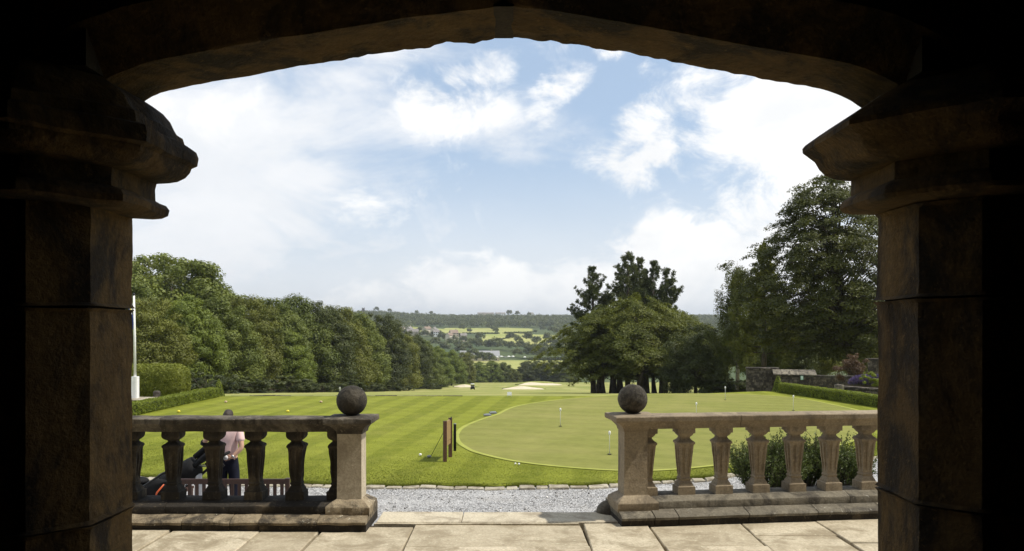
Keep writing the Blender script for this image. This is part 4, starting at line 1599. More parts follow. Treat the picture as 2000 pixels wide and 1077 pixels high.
# bare straight trunks showing under the cherries
TR = []
for i, (px, Y, r) in enumerate(((1160, 97, 0.26), (1169, 95, 0.4), (1182, 101, 0.13), (1193, 98, 0.24), (1206, 112, 0.17), (1214, 93, 0.34), (1254, 99, 0.22), (1264, 91, 0.3), (1297, 118, 0.2))):
    X = (px - 1000) / F * Y
    o = MB().tube([(0, 0, -0.3), (0.25 * math.sin(i * 2.3), 0.1, 1.5), (0.8 * math.sin(i * 2.3), 0.2, 4.0), (1.6 * math.sin(i * 2.3), 0, 8.5)], [r * 1.2, r, r * 0.9, r * 0.5], 9).build('tree_trunk', M['bark'], None, True, (X, Y, ht(X, Y)))
    tag(o, ('leftmost bare trunk under the cherry crowns', 'thick bare trunk second from the left under the cherries', 'thin bare trunk third from the left under the cherries', 'bare trunk fourth from the left under the cherries', 'bare trunk fifth from the left under the cherries',
            'bare trunk just left of the right stone ball', 'bare trunk just right of the stone ball', 'bare leaning trunk well right of the stone ball', 'slim lone trunk on the grass right of the clump')[i], 'tree trunk', 'bare trunks in the clump')

# the right side
be = dome_tree(17, 15, 231, M['leaf_beech'], ([0.10, 0.2, 0.38, 0.56, 0.74, 0.88, 0.96, 1.0], [0.6, 0.92, 1.0, 0.93, 0.74, 0.5, 0.28, 0.06]), n_sp=900, per=165, size=0.23, srad=(0.5, 1.2), droop=0.35, rough=0.3, flat=0.36, shift=-2.0, spread=0.42, limb=5)
be.name = 'beech_tree'
place(be, 1668, 62, 'huge dark beech filling the sky at the right beside the pier', top=345, H=17.0, first=True, z=-2.0)
bt = birch_tree(13, 5.5, 241, M['leaf_birch'])
place(bt, 1440, 76, 'slender birch with drooping twigs left of the big beech', top=506, H=13.2, first=True, z=-4.0)
place(bt, 1520, 80, 'second birch behind, between slender birch and big beech', top=560, H=13.2, z=-4.0, rz=2.0)
lr = pine_tree(14, 7, 203, M['leaf_olive'], first=0.2, pw=1.0)
lr.name = 'larch_tree'
place(lr, 1492, 70, 'feathery larch tip poking out left of the big beech', top=478, H=14.0, first=True, z=-3.0)
for i, (px, Y, tp, kd, lb) in enumerate(((1545, 84, 610, 4, 'dark tree behind the stone shelter'), (1470, 92, 640, 4, 'low dark tree below the slender birch'), (1600, 90, 590, 3, 'tree behind the big beech, left of its trunk'), (1700, 80, 610, 3, 'sunlit tree seen under the beech beside the pier'), (1420, 110, 655, 1, 'tree at the left foot of the slender birch'), (1660, 105, 560, 4, 'dark tree behind the big beech, right of its trunk'))):
    f = kd not in used
    used.add(kd)
    place(syc[kd], px, Y, lb, top=tp, H=18.0, rz=i * 0.9 + 0.3, group='trees behind the right garden wall', z=-4.0)

# undergrowth along the foot of the left wood
sb = broadleaf(3.2, 4.2, 251, M['leaf_dark'], base=0.0, n_cl=40, per=240, size=0.2)
sb.name = 'undergrowth_bush'
bush_l = ['under the far left tree', 'right of the yew', 'behind the left cone', 'behind the man', 'under the billowing tree', 'under the low tree', 'left of the left ball', 'above the left ball', 'right of the left ball', 'under the tower tree', 'under the olive tree', 'left of the narrow bunker']
for i, (px, Y) in enumerate(((350, 80), (400, 78), (448, 92), (492, 98), (540, 108), (586, 112), (628, 130), (668, 140), (712, 158), (752, 180), (790, 205), (838, 262))):
    o = sb if i == 0 else copy_tree(sb)
    X = (px - 1000) / F * Y
    o.location = (X, Y, ht(X, Y) - 0.9)
    o.rotation_euler = (0, 0, i * 1.7)
    k = 0.8 + 0.35 * ((i * 37) % 10) / 10
    o.scale = (k * 2.1, k * 1.3, k * 1.0)
    tag(o, 'low bush at the foot of the left wood, ' + bush_l[i], 'bush', 'undergrowth along the left wood')
# dark hedge below the birches
o = copy_tree(sb)
for i, px in enumerate((1405, 1428, 1452)):
    o = o if i == 0 else copy_tree(sb)
    o.location = ((px - 1000) / F * 78, 78, -5.2)
    o.scale = (1.0, 1.0, 0.6)
    o.rotation_euler = (0, 0, i * 2.0)
    tag(o, ('dark shaded bush right of the round dark tree', 'dark shaded bush under the slender birch', 'dark shaded bush left of the stone shelter')[i], 'bush', 'shaded bushes right of the clump')


# clipped hedges
def clipped(name, length, width, height, seed, mat, size, dens, label, cat, loc, rz, group=None, rnd=0.12, lump=0.03, path=None, shape='box'):
    """a clipped evergreen: dark twiggy inside and a skin of small leaves"""
    rg = np.random.default_rng(seed)
    root = empty(name, loc, rz)
    tag(root, label, cat, group)
    if shape == 'box':
        area = 2 * (length * height + width * height) + length * width
        n = int(area * dens)
        # sample a rounded box
        p = rg.uniform(-1, 1, (n * 2, 3)) * np.array([length / 2, width / 2, height / 2])
        ax = rg.choice(3, n * 2, p=np.array([width * height, length * height, length * width]) / (width * height + length * height + length * width))
        sg = rg.choice([-1, 1], n * 2)
        hl = np.array([length / 2, width / 2, height / 2])
        p[np.arange(n * 2), ax] = sg * hl[ax]
        keep = ~((ax == 2) & (sg < 0))
        p = p[keep]
        inner = np.maximum(np.minimum(hl - rnd, np.abs(p)), 0) * np.sign(p)
        d = unit(p - inner)
        p = inner + d * rnd
        core = MB()
        core.box((0, 0, height / 2 - 0.45 * rnd), (length - 0.06 - 0.9 * rnd, width - 0.06 - 0.9 * rnd, height - 0.06 - 0.9 * rnd))
        cm = core
        p[:, 2] += height / 2
    else:
        n = int(math.pi * width / 2 * math.hypot(height, width / 2) * dens)
        t = 1 - np.sqrt(rg.random(n))
        a = rg.uniform(0, 2 * np.pi, n)
        r = width / 2 * (1 - t) ** 0.8 + 0.02
        p = np.stack([r * np.cos(a), r * np.sin(a), t * height], -1)
        d = unit(np.stack([np.cos(a), np.sin(a), np.full(n, 0.4)], -1))
        cm = MB().lathe([(width / 2 - 0.04, 0), (width * 0.36, height * 0.3), (width * 0.2, height * 0.65), (0.01, height * 0.95)], 12)
    lum = np.array([noise.noise(Vector(q * 2.6) + Vector((seed, 0, 0))) + 0.6 * noise.noise(Vector(q * 7.0)) for q in p])
    p = p + d * (lum * lump + rg.normal(0, 0.012, len(p)))[:, None]
    Nn = d + rg.normal(size=p.shape) * 0.5
    ti = 0.3 + 0.35 * lum + 0.5 * rg.random(len(p))
    link('foliage', leaves(p, Nn, size * rg.uniform(0.6, 1.3, len(p)), ti, mat, 'foliage', rg=rg, aspect=0.6), root)
    cm.build('inner_twigs', M['hedge_core'], root)
    return root


def hedge_between(a, c, width, height, seed, label):
    a, c = Vector(a), Vector(c)
    d = c - a
    m_ = (a + c) / 2
    return clipped('box_hedge', d.length, width, height, seed, M['leaf_box'], 0.05, 1500, label, 'hedge', (m_.x, m_.y, ZL - 0.02), math.atan2(d.y, d.x), 'low box hedges edging the lawn', rnd=0.08, lump=0.035)


hedge_between((-13.55, 20.5), (-13.15, 33.9), 0.5, 0.44, 5, 'low clipped box hedge along the left edge of the lawn')
hedge_between((14.9, 26.0), (12.85, 36.4), 0.5, 0.46, 6, 'low clipped box hedge along the right edge of the lawn')
clipped('topiary_cone', 0, 0.46, 0.78, 7, M['leaf_box'], 0.05, 2200, 'small clipped green cone at the end of the left box hedge', 'topiary', (-13.1, 34.3, ZL), 0, 'clipped cones ending the hedges', shape='cone', lump=0.02)
clipped('topiary_cone', 0, 0.5, 0.80, 8, M['leaf_box'], 0.05, 2200, 'small clipped green cone at the end of the right box hedge', 'topiary', (12.75, 36.8, ZL), 0, 'clipped cones ending the hedges', shape='cone', lump=0.02)
clipped('yew_hedge', 3.2, 1.7, 1.5, 9, M['leaf_yew'], 0.075, 1500, 'big rounded clipped yew block behind the flagpole', 'hedge', (-15.85, 33.6, ZL - 0.05), 0.05, rnd=0.55, lump=0.035)


# shrubs behind the right balustrade: upright leafy sprigs
def sprig_shrub(H, Wd, seed, nst):
    rg = np.random.default_rng(seed)
    root = empty('leafy_shrub')
    C, A, ti, br = [], [], [], []
    for k in range(nst):
        a = rg.uniform(0, 2 * math.pi)
        rr = rg.random() ** 0.5
        b0 = Vector((math.cos(a) * rr * 0.18 * Wd, math.sin(a) * rr * 0.18 * Wd, 0))
        h = H * rg.uniform(0.6, 1.08) * (1 - 0.35 * rr ** 2)
        e = Vector((math.cos(a) * rr * Wd / 2 * 1.1, math.sin(a) * rr * Wd / 2 * 1.1, h))
        mid = b0.lerp(e, 0.5) + Vector((0, 0, 0.1 * h))
        br.append(([b0, mid, e], [0.011, 0.007, 0.002]))
        for q in range(3):
            f = rg.uniform(0.45, 0.9)
            s = b0.lerp(mid, f * 2) if f < 0.5 else mid.lerp(e, f * 2 - 1)
            e2 = s + Vector((rg.normal() * 0.12 + math.cos(a) * 0.1, rg.normal() * 0.12 + math.sin(a) * 0.1, rg.uniform(0.16, 0.42)))
            br.append(([s, s.lerp(e2, 0.5), e2], [0.004, 0.003, 0.001]))
            m = 26
            f2 = rg.random(m)
            C.append(np.array(s) + (np.array(e2) - np.array(s)) * f2[:, None] + rg.normal(size=(m, 3)) * 0.016)
            ti.append(np.clip(0.2 + 0.6 * f2 + 0.2 * rg.random(m), 0, 1))
        m = 44
        f2 = rg.uniform(0.36, 1.0, m)
        P0, P1, P2 = np.array(b0), np.array(mid), np.array(e)
        q = ((1 - f2) ** 2)[:, None] * P0 + (2 * f2 * (1 - f2))[:, None] * P1 + (f2 ** 2)[:, None] * P2
        C.append(q + rg.normal(size=(m, 3)) * 0.022)
        ti.append(np.clip(0.1 + 0.7 * f2 ** 2 + 0.2 * rg.random(m), 0, 1))
    C, ti = np.concatenate(C), np.concatenate(ti)
    n = len(C)
    link('foliage', leaves(C, rg.normal(size=(n, 3)) + np.array([0, 0, 0.6]), rg.uniform(0.028, 0.055, n), ti, M['leaf_shrub'], 'foliage', rg=rg, aspect=0.45), root)
    link('stem', tubes_mesh('stem', br, M['bark'], 4), root)
    return root


for i, (px, Y, H, W_, s, n_, lb) in enumerate(((1500, 13.9, 1.12, 1.35, 31, 150, 'wide leafy shrub behind the middle balusters of the right balustrade'), (1572, 14.4, 1.1, 1.0, 33, 100, 'tall leafy shrub between its two neighbours behind the right balustrade'), (1640, 14.2, 1.02, 1.15, 32, 120, 'dark leafy shrub nearest the right pier behind the balustrade'))):
    o = sprig_shrub(H, W_, s, n_)
    o.location = ((px - 1000) / F * Y, Y, ZG)
    tag(o, lb, 'shrub', 'shrubs in the gravel behind the right balustrade')

# ------------------------------------------------------------------ person and golf things below the terrace
M['skin'] = plain('skin', (0.52, 0.31, 0.22), 0.5, var=0.06)
M['pink'] = plain('pink_shirt', (0.74, 0.52, 0.50), 0.85, var=0.05, scale=9, bump=0.25)
M['navy'] = plain('navy_trousers', (0.010, 0.011, 0.022), 0.9, spec=0.15, var=0.2, scale=9, bump=0.25)
M['hair'] = plain('brown_hair', (0.028, 0.017, 0.011), 0.6, var=0.3, scale=60, bump=0.5)
M['black'] = plain('black_nylon', (0.010, 0.010, 0.011), 0.8, spec=0.2, var=0.3, scale=12, bump=0.3)
M['black_metal'] = plain('black_metal', (0.012, 0.012, 0.013), 0.35, 0.3, var=0.2)
M['rubber'] = plain('rubber', (0.015, 0.015, 0.015), 0.8, var=0.2)
M['orange'] = plain('orange_trim', (0.55, 0.10, 0.025), 0.45, var=0.08)
M['red'] = plain('red_trim', (0.55, 0.03, 0.04), 0.45, var=0.08)
M['white'] = plain('white_paint', (0.8, 0.8, 0.78), 0.5, var=0.04)
M['cloth'] = plain('white_cloth', (0.72, 0.72, 0.74), 0.9, var=0.06, scale=20, bump=0.3)
M['steel'] = plain('steel', (0.45, 0.46, 0.48), 0.3, 0.9, var=0.05)
M['grey'] = plain('grey_plastic', (0.2, 0.205, 0.215), 0.5, var=0.1)
M['bench'] = plain('mahogany_bench', (0.05, 0.022, 0.015), 0.5, var=0.25, scale=25)
M['sign_wood'] = plain('sign_wood', (0.075, 0.030, 0.016), 0.65, var=0.25, scale=25, bump=0.3)
M['sign_board'] = plain('sign_board', (0.27, 0.17, 0.075), 0.6, var=0.15, scale=25)
M['yellow'] = plain('yellow_marker', (0.75, 0.62, 0.05), 0.5, var=0.05)
M['tan'] = plain('tan_marker', (0.5, 0.36, 0.24), 0.6, var=0.1)


def skin_mesh(name, verts, edges, radii, mat, sub=2, root=0):
    me = bpy.data.meshes.new(name)
    me.from_pydata(verts, edges, [])
    ob = bpy.data.objects.new(name + '_tmp', me)
    COL.objects.link(ob)
    md = ob.modifiers.new('s', 'SKIN')
    md.use_smooth_shade = True
    for i, sv in enumerate(me.skin_vertices[0].data):
        r = radii[i]
        sv.radius = r if isinstance(r, tuple) else (r, r)
        sv.use_root = (i == root)
    sb_ = ob.modifiers.new('u', 'SUBSURF')
    sb_.levels = sb_.render_levels = sub
    dg = bpy.context.evaluated_depsgraph_get()
    out = bpy.data.meshes.new_from_object(ob.evaluated_get(dg))
    out.name = name
    bpy.data.objects.remove(ob)
    out.materials.clear()
    out.materials.append(mat)
    set_smooth(out)
    return out


def join_extra(me, mb):
    """add plain geometry (fingers) to a mesh"""
    bm = bmesh.new()
    bm.from_mesh(me)
    vs_ = [bm.verts.new(p) for p in mb.v]
    for f in mb.f:
        try:
            fc = bm.faces.new([vs_[i] for i in f])
            fc.smooth = True
        except ValueError:
            pass
    bm.to_mesh(me)
    bm.free()
    return me


def person(loc, rz, label, arms, shirt, trousers, hair, legs=None, group=None, detail=True):
    root = empty('person', loc, rz)
    tag(root, label, 'person', group)
    V = [(0, 0, .94), (0, 0, 1.10), (0, 0.0, 1.26), (0, 0, 1.40), (0, -.005, 1.50), (0, 0.012, 1.565), (0, .03, 1.635), (0, .025, 1.70)]
    Rr = [(.155, .105), (.145, .10), (.16, .105), (.165, .105), (.075, .06), (.055, .058), (.074, .092), (.06, .075)]
    E = [(0, 1), (1, 2), (2, 3), (3, 4), (4, 5), (5, 6), (6, 7)]
    lg = legs or {-1: [(-.095, 0, .86), (-.105, .01, .50), (-.11, -.01, .09), (-.12, .13, .03)], 1: [(.095, 0, .86), (.11, .01, .50), (.12, -.01, .09), (.135, .13, .03)]}
    for s in (-1, 1):
        k = len(V)
        V += lg[s]
        Rr += [.088, .06, .042, .038]
        E += [(0, k), (k, k + 1), (k + 1, k + 2), (k + 2, k + 3)]
        k = len(V)
        V += arms[s]
        Rr += [.06, .043, .03, (.022, .034)]
        E += [(3, k), (k, k + 1), (k + 1, k + 2), (k + 2, k + 3)]
    # nose and ears
    k = len(V)
    V += [(0, .135, 1.635), (.083, .02, 1.63), (-.083, .02, 1.63)]
    Rr += [.012, .014, .014]
    E += [(6, k), (6, k + 1), (6, k + 2)]
    me = skin_mesh('body', V, E, Rr, M['skin'], 2)
    if detail:
        fm = MB()
        for s in (-1, 1):
            w, h = Vector(arms[s][2]), Vector(arms[s][3])
            d = (h - w).normalized()
            sd_ = d.cross(Vector((0, 1, 0.2))).normalized()
            for q in range(4):
                b0 = h + sd_ * (q - 1.5) * 0.019
                L = (0.062, 0.072, 0.068, 0.052)[q]
                cur = Vector((0, 0.35, -0.25))
                fm.tube([b0 - d * 0.02, b0 + d * L * 0.5, b0 + (d + cur * 0.6) * L * 0.8, b0 + (d + cur) * L], [.0095, .009, .008, .006], 6)
            fm.tube([w + d * 0.02, w + d * 0.04 + sd_ * -0.035, w + d * 0.075 + sd_ * -0.045], [.012, .011, .008], 6)
        join_extra(me, fm)
    link('body', me, root)
    # shirt
    Vs = [(0, 0, .99), (0, 0, 1.12), (0, 0, 1.27), (0, 0, 1.41), (0, 0, 1.475)]
    Rs = [(.185, .135), (.172, .128), (.185, .130), (.188, .128), (.10, .085)]
    Es = [(0, 1), (1, 2), (2, 3), (3, 4)]
    for s in (-1, 1):
        a, e = Vector(arms[s][0]), Vector(arms[s][1])
        k = len(Vs)
        Vs += [tuple(a), tuple(a.lerp(e, 0.45)), tuple(a.lerp(e, 0.72))]
        Rs += [.082, .074, .072]
        Es += [(3, k), (k, k + 1), (k + 1, k + 2)]
    link('shirt', skin_mesh('shirt', Vs, Es, Rs, M[shirt], 2), root)
    col = MB()
    col.lathe([(.078, 1.475), (.085, 1.50), (.072, 1.535), (.062, 1.53)], 14, (0, 0.0, 0))
    col.build('collar', M[shirt], root, True)
    Vt = [(0, 0, .92), (0, 0, 1.00), (0, 0, 1.035)]
    Rt = [(.178, .13), (.17, .122), (.168, .12)]
    Et = [(0, 1), (1, 2)]
    for s in (-1, 1):
        k = len(Vt)
        a, b_, c = lg[s][0], lg[s][1], lg[s][2]
        Vt += [a, b_, c]
        Rt += [.112, .088, .078]
        Et += [(0, k), (k, k + 1), (k + 1, k + 2)]
    link('trousers', skin_mesh('trousers', Vt, Et, Rt, M[trousers], 2), root)
    for s in (-1, 1):
        a, f = Vector(lg[s][2]), Vector(lg[s][3])
        mb = MB().ball(((a.x + f.x) / 2, (a.y + f.y) / 2 + 0.01, a.z - 0.05), (.05, .14, .045), 12, 8)
        mb.build('shoe', M['black'], root, True)
    # hair: cap over the crown and back of the head
    hb = MB()
    rings = []
    for i in range(9):
        th = math.pi * 0.66 * i / 8
        rings.append([(.083 * math.sin(th) * math.cos(p) + 1e-4 * math.cos(p), .015 + .105 * math.sin(th) * math.sin(p) * (1.0 if math.sin(p) < 0 else 0.9 - 0.35 * (i / 8)), 1.655 + .115 * math.cos(th) + (0.05 * (i / 8) if math.sin(p) > 0.2 else 0)) for p in [2 * math.pi * j / 20 for j in range(20)]])
    hb.rings(rings[::-1])
    hb.build('hair', M[hair], root, True)
    if detail:
        for s in (-1, 1):
            MB().ball((s * .032, .118, 1.655), (.014, .008, .009), 8, 6).build('eye', M['white'], root, True)
        MB().ball((0, .118, 1.595), (.024, .008, .006), 8, 6).build('mouth', M['red'], root, True)
    return root


arms = {1: [(.185, 0, 1.445), (.262, -.085, 1.155), (.135, -.155, 1.015), (.065, -.165, 1.00)],
        -1: [(-.185, 0, 1.445), (-.405, .02, 1.225), (-.275, .13, 1.03), (-.215, .14, 1.00)]}
man = person((-4.70, 12.7, ZG), 0.0, 'man in pink polo shirt and navy trousers standing with his back to us', arms, 'pink', 'navy', 'hair')
w = MB().tube([Vector((-.395, .012, 1.24)), Vector((-.415, .03, 1.195))], .052, 12)
w.build('elbow_band', M['black'], man, True)
w = MB().tube([Vector((.15, -.147, 1.030)), Vector((.135, -.155, 1.016))], .037, 12)
w.build('wrist_watch', M['steel'], man, True)
o = MB().ball((0, 0, 0), (0.045, 0.02, 0.04), 10, 6).build('golf_glove', M['cloth'], None, True, (-4.70 + 0.03, 12.7 - 0.185, ZG + 1.01))
tag(o, 'white glove held in the hand at the man\'s back', 'glove')

# bench, its back towards us
bench = empty('wooden_bench', (-4.17, 11.45, ZG))
tag(bench, 'dark red-brown slatted bench seen from behind, below the left balustrade', 'bench')
BW = 0.80
MB().box((0, 0, 0.835), (2 * BW, 0.035, 0.075)).build('top_rail', M['bench'], bench)
MB().box((0, 0.0, 0.47), (2 * BW, 0.035, 0.06)).build('lower_rail', M['bench'], bench)
for s in (-1, 1):
    MB().box((s * (BW + 0.025), 0, 0.435), (0.062, 0.062, 0.90)).build('leg', M['bench'], bench)
    MB().box((s * (BW + 0.025), 0.48, 0.31), (0.06, 0.06, 0.62)).build('leg', M['bench'], bench)
    MB().box((s * (BW + 0.025), 0.25, 0.645), (0.07, 0.56, 0.035)).build('armrest', M['bench'], bench)
    MB().box((s * (BW + 0.025), 0.24, 0.36), (0.045, 0.44, 0.06)).build('side_rail', M['bench'], bench)
for k in range(15):
    MB().box((-BW + 0.06 + k * (2 * BW - 0.12) / 14, 0.0, 0.648), (0.05, 0.018, 0.30)).build('back_slat', M['bench'], bench)
for k in range(5):
    MB().box((0, 0.07 + 0.1 * k, 0.435), (2 * BW, 0.085, 0.022)).build('seat_slat', M['bench'], bench)

# golf trolley with its bag
tl = empty('golf_trolley', (-5.40, 12.35, ZG), 0.0, 1.25)
tag(tl, 'black push trolley with orange wheel trims under the golf bag', 'golf trolley')
for s in (-1, 1):
    wh = MB()
    wh.lathe([(.115, -.02), (.15, -.018), (.155, 0), (.15, .018), (.115, .02)], 24, (-0.16, s * 0.30, 0.155), 'Y').build('wheel', M['rubber'], tl, True)
    rim = MB()
    for k in range(6):
        a = k * math.pi / 3
        rim.tube([(-0.16, s * .30, .155), (-0.16 + .115 * math.cos(a), s * .30, .155 + .115 * math.sin(a))], .008, 5)
    rim.build('spoke', M['orange'], tl)
    arc = [(-0.16 + 0.19 * math.cos(a), s * .30, .155 + 0.19 * math.sin(a)) for a in [R(20 + 14 * i) for i in range(11)]]
    MB().tube(arc, .014, 6).build('wheel_guard', M['orange'], tl, True)
MB().tube([(-0.16, -.30, .155), (-0.16, .30, .155)], .012, 8).build('axle', M['black_metal'], tl, True)
MB().tube([(-0.22, 0, .17), (0.1, 0, .42), (0.38, 0, .66), (0.55, 0, .80)], .018, 8).build('frame', M['black_metal'], tl, True)
MB().tube([(0.22, 0, .52), (0.42, 0.0, .26), (0.5, 0, .10)], .015, 8).build('front_strut', M['black_metal'], tl, True)
MB().lathe([(.06, -.02), (.095, -.018), (.1, 0), (.095, .018), (.06, .02)], 20, (0.5, 0, 0.1), 'Y').build('wheel', M['rubber'], tl, True)
MB().tube([(0.42, -.10, .76), (0.60, -.10, .86), (0.66, -.05, .89), (0.66, .05, .89), (0.60, .10, .86), (0.42, .10, .76)], .02, 8).build('handle', M['black'], tl, True)
bg = empty('golf_bag', (-5.40, 12.3, ZG), 0.0, 1.28)
tag(bg, 'black golf bag with red and white patches lying slanted on the trolley', 'golf bag')
A, B = Vector((-0.52, -0.02, .22)), Vector((0.28, -0.02, .73))
MB().tube([A, A.lerp(B, 0.04), A.lerp(B, 0.3), A.lerp(B, 0.6), A.lerp(B, 0.93), B], [.11, .145, .15, .135, .13, .12], 16).build('bag_body', M['black'], bg, True)
MB().ball((-0.40, -0.14, .30), (.17, .10, .17), 14, 10).build('pocket', M['black'], bg, True)
MB().ball((-0.12, -0.14, .46), (.18, .08, .12), 14, 10).build('pocket', M['black'], bg, True)
MB().ball((-0.44, -0.03, .53), (.13, .1, .055), 12, 8).build('carry_pad', M['black'], bg, True)
MB().ball((-0.33, -0.22, .36), (.05, .02, .03), 10, 6).build('red_patch', M['red'], bg, True)
MB().ball((-0.35, -0.215, .31), (.045, .02, .025), 10, 6).build('white_patch', M['white'], bg, True)
MB().box((0.02, -0.165, .50), (.10, .02, .05)).build('orange_patch', M['orange'], bg)
for k, (dx, dz, hd) in enumerate(((0.0, 0.0, 'cover'), (0.04, -0.07, 'iron'), (0.09, -0.10, 'iron'), (-0.05, 0.05, 'cover'), (0.12, -0.14, 'iron'))):
    p0 = B + Vector((-0.04, (k - 2) * 0.035, -0.03))
    p1 = B + Vector((0.13 + dx, (k - 2) * 0.045, 0.10 + dz))
    if hd == 'cover':
        MB().tube([p0, p0.lerp(p1, 0.6), p1, p1 + Vector((0.07, 0, 0.05)), p1 + Vector((0.15, 0, 0.06))], [.03, .035, .045, .05, .03], 10).build('club_cover', M['black'], bg, True)
    else:
        c_ = MB().tube([p0, p1], .007, 6).build('club_shaft', M['steel'], bg, True)
        MB().box(p1 + Vector((0.02, 0, 0.01)), (.08, .03, .05), 0, 0, -0.6).build('club_head', M['steel'] if k % 2 else M['black_metal'], c_)
MB().tube([B + Vector((-0.02, -0.02, 0.1)), B + Vector((0.10, 0, 0.20)), B + Vector((0.20, 0, 0.25)), B + Vector((0.28, 0, 0.22)), B + Vector((0.31, 0, 0.15))], [.03, .035, .04, .045, .02], 10).build('head_cover', M['black'], bg, True)
MB().tube([(-0.17, -0.25, .16), (-0.15, -0.265, .32), (-0.10, -0.26, .44), (-0.03, -0.235, .53)], [.009, .011, .011, .008], 8).build('orange_piping', M['orange'], bg, True)
MB().tube([(-0.40, -0.20, .46), (-0.25, -0.27, .52), (-0.05, -0.24, .66), (0.12, -0.18, .74)], .014, 6).build('strap', M['black_metal'], bg, True)
for q_ in range(3):
    MB().tube([A.lerp(B, 0.3 + 0.22 * q_) + Vector((math.cos(a_) * -0.07, math.sin(a_) * 0.148, math.cos(a_) * 0.13)) for a_ in [R(20 * j) for j in range(19)]], .008, 5).build('band', M['black_metal'], bg, True)
# towel
mb = MB()
rings = []
for i in range(11):
    z = -i * 0.05
    rings.append([(x, 0.012 * math.sin(x * 70 + i * 0.3) + yy, z + 0.004 * math.sin(x * 50)) for x, yy in [(-.05 - .012 * i * .3 + j * (.10 + .024 * i * .3) / 8, 0) for j in range(9)] + [(.05 + .012 * i * .3 - j * (.10 + .024 * i * .3) / 8, 0.012) for j in range(9)]])
mb.rings(rings)
o = mb.build('towel', M['cloth'], None, True, (-4.985, 12.22, ZG + 0.80))
tag(o, 'white towel hanging from the trolley handle beside the man', 'towel')

# ------------------------------------------------------------------ on the lawn
ZT = ZL + 0.01
pA = ground_at(869, 902, ZL)
pB = ground_at(879.5, 893, ZL)
sg = empty('sign_stand', (pA.x, pA.y, ZT))
tag(sg, 'two-post brown wooden sign stand seen edge-on at the corner of the putting green', 'sign')
dv = pB - pA
hA = 0.92
MB().box((0, 0, hA / 2 - 0.05), (0.075, 0.075, hA + 0.1), 0.3).build('post', M['sign_wood'], sg)
MB().box((dv.x, dv.y, hA / 2 - 0.05), (0.075, 0.075, hA + 0.1), 0.3).build('post', M['sign_wood'], sg)
ang = math.atan2(dv.y, dv.x)
L2 = math.hypot(dv.x, dv.y)
MB().box((dv.x / 2, dv.y / 2, 0.66), (L2 - 0.07, 0.035, 0.46), ang).build('board', M['sign_board'], sg)
MB().box((dv.x / 2, dv.y / 2, 0.37), (L2 - 0.07, 0.03, 0.09), ang).build('cross_rail', M['sign_board'], sg)
pC = ground_at(888.5, 881, ZL)
pt = empty('bollard_post', (pC.x, pC.y, ZT))
tag(pt, 'slim black post with pale cap behind the wooden sign stand', 'post')
MB().lathe([(.034, -.05), (.034, .64), (.03, .655)], 14).build('shaft', M['black'], pt, True)
MB().lathe([(.036, .652), (.036, .668), (.01, .675)], 14).build('cap', M['grey'], pt, True)
# putter leaning on the stand
p0 = ground_at(841, 895, ZL)
top_ = Vector((pB.x + 0.01, pB.y - 0.11, ZT + 0.90))
cl = empty('golf_club', (p0.x, p0.y, ZT))
tag(cl, 'golf club with black grip leaning against the wooden sign stand', 'golf club')
d_ = top_ - Vector((p0.x, p0.y, ZT))
MB().tube([(0, 0, 0.02), d_ * 0.99], .006, 6).build('shaft', M['black_metal'], cl, True)
MB().tube([d_ * 0.86, d_ * 1.06], [.011, .014], 8).build('grip', M['rubber'], cl, True)
MB().ball((-0.035, 0, 0.03), (.055, .05, .03), 12, 8).build('club_head', M['grey'], cl, True)
ballm = MB().ball((0, 0, 0), 0.034, 12, 8).mesh('golf_ball', M['white'], True)
for (px, py, r, lb) in ((821, 892, 1.0, 'white golf ball on the lawn left of the leaning club'), (1006.5, 909, 0.7, 'left one of two white golf balls at the near edge of the putting green'), (1013.5, 909.5, 0.7, 'right one of two white golf balls at the near edge of the putting green')):
    p = ground_at(px, py, ZL)
    o = link('golf_ball', ballm, None, (p.x, p.y, ZT + 0.034 * r))
    o.scale = (r, r, r)
    tag(o, lb, 'golf ball', 'golf balls on the grass')
for (px, py, c, lb) in ((349, 806, 'yellow', 'yellow tee marker near the left box hedge'), (562, 805.5, 'yellow', 'yellow tee marker right of the man on the far lawn'), (441, 787, 'tan', 'pale tan tee marker farther left on the lawn'), (627, 787, 'tan', 'pale tan tee marker left of the left stone ball')):
    p = ground_at(px, py, ZL)
    o = MB().ball((0, 0, 0.03), (.06, .045, .045), 12, 8).build('tee_marker', M[c], None, True, (p.x, p.y, ZT))
    tag(o, lb, 'tee marker', 'tee markers on the left lawn')
for (px, py, lb) in ((952, 813, 'nearer one of two grey plates lying beside the putting green'), (963, 808.5, 'farther one of two grey plates lying beside the putting green')):
    p = ground_at(px, py, ZL)
    t = empty('tee_plate', (p.x, p.y, ZT), 0.35)
    tag(t, lb, 'plate', 'grey plates beside the green')
    MB().box((0, 0, 0.03), (.24, .16, .04), 0, 0.12).build('plate', M['grey'], t)
    MB().box((0.02, 0.0, 0.056), (.16, .10, .012), 0, 0.12).build('pale_top', M['steel'], t)

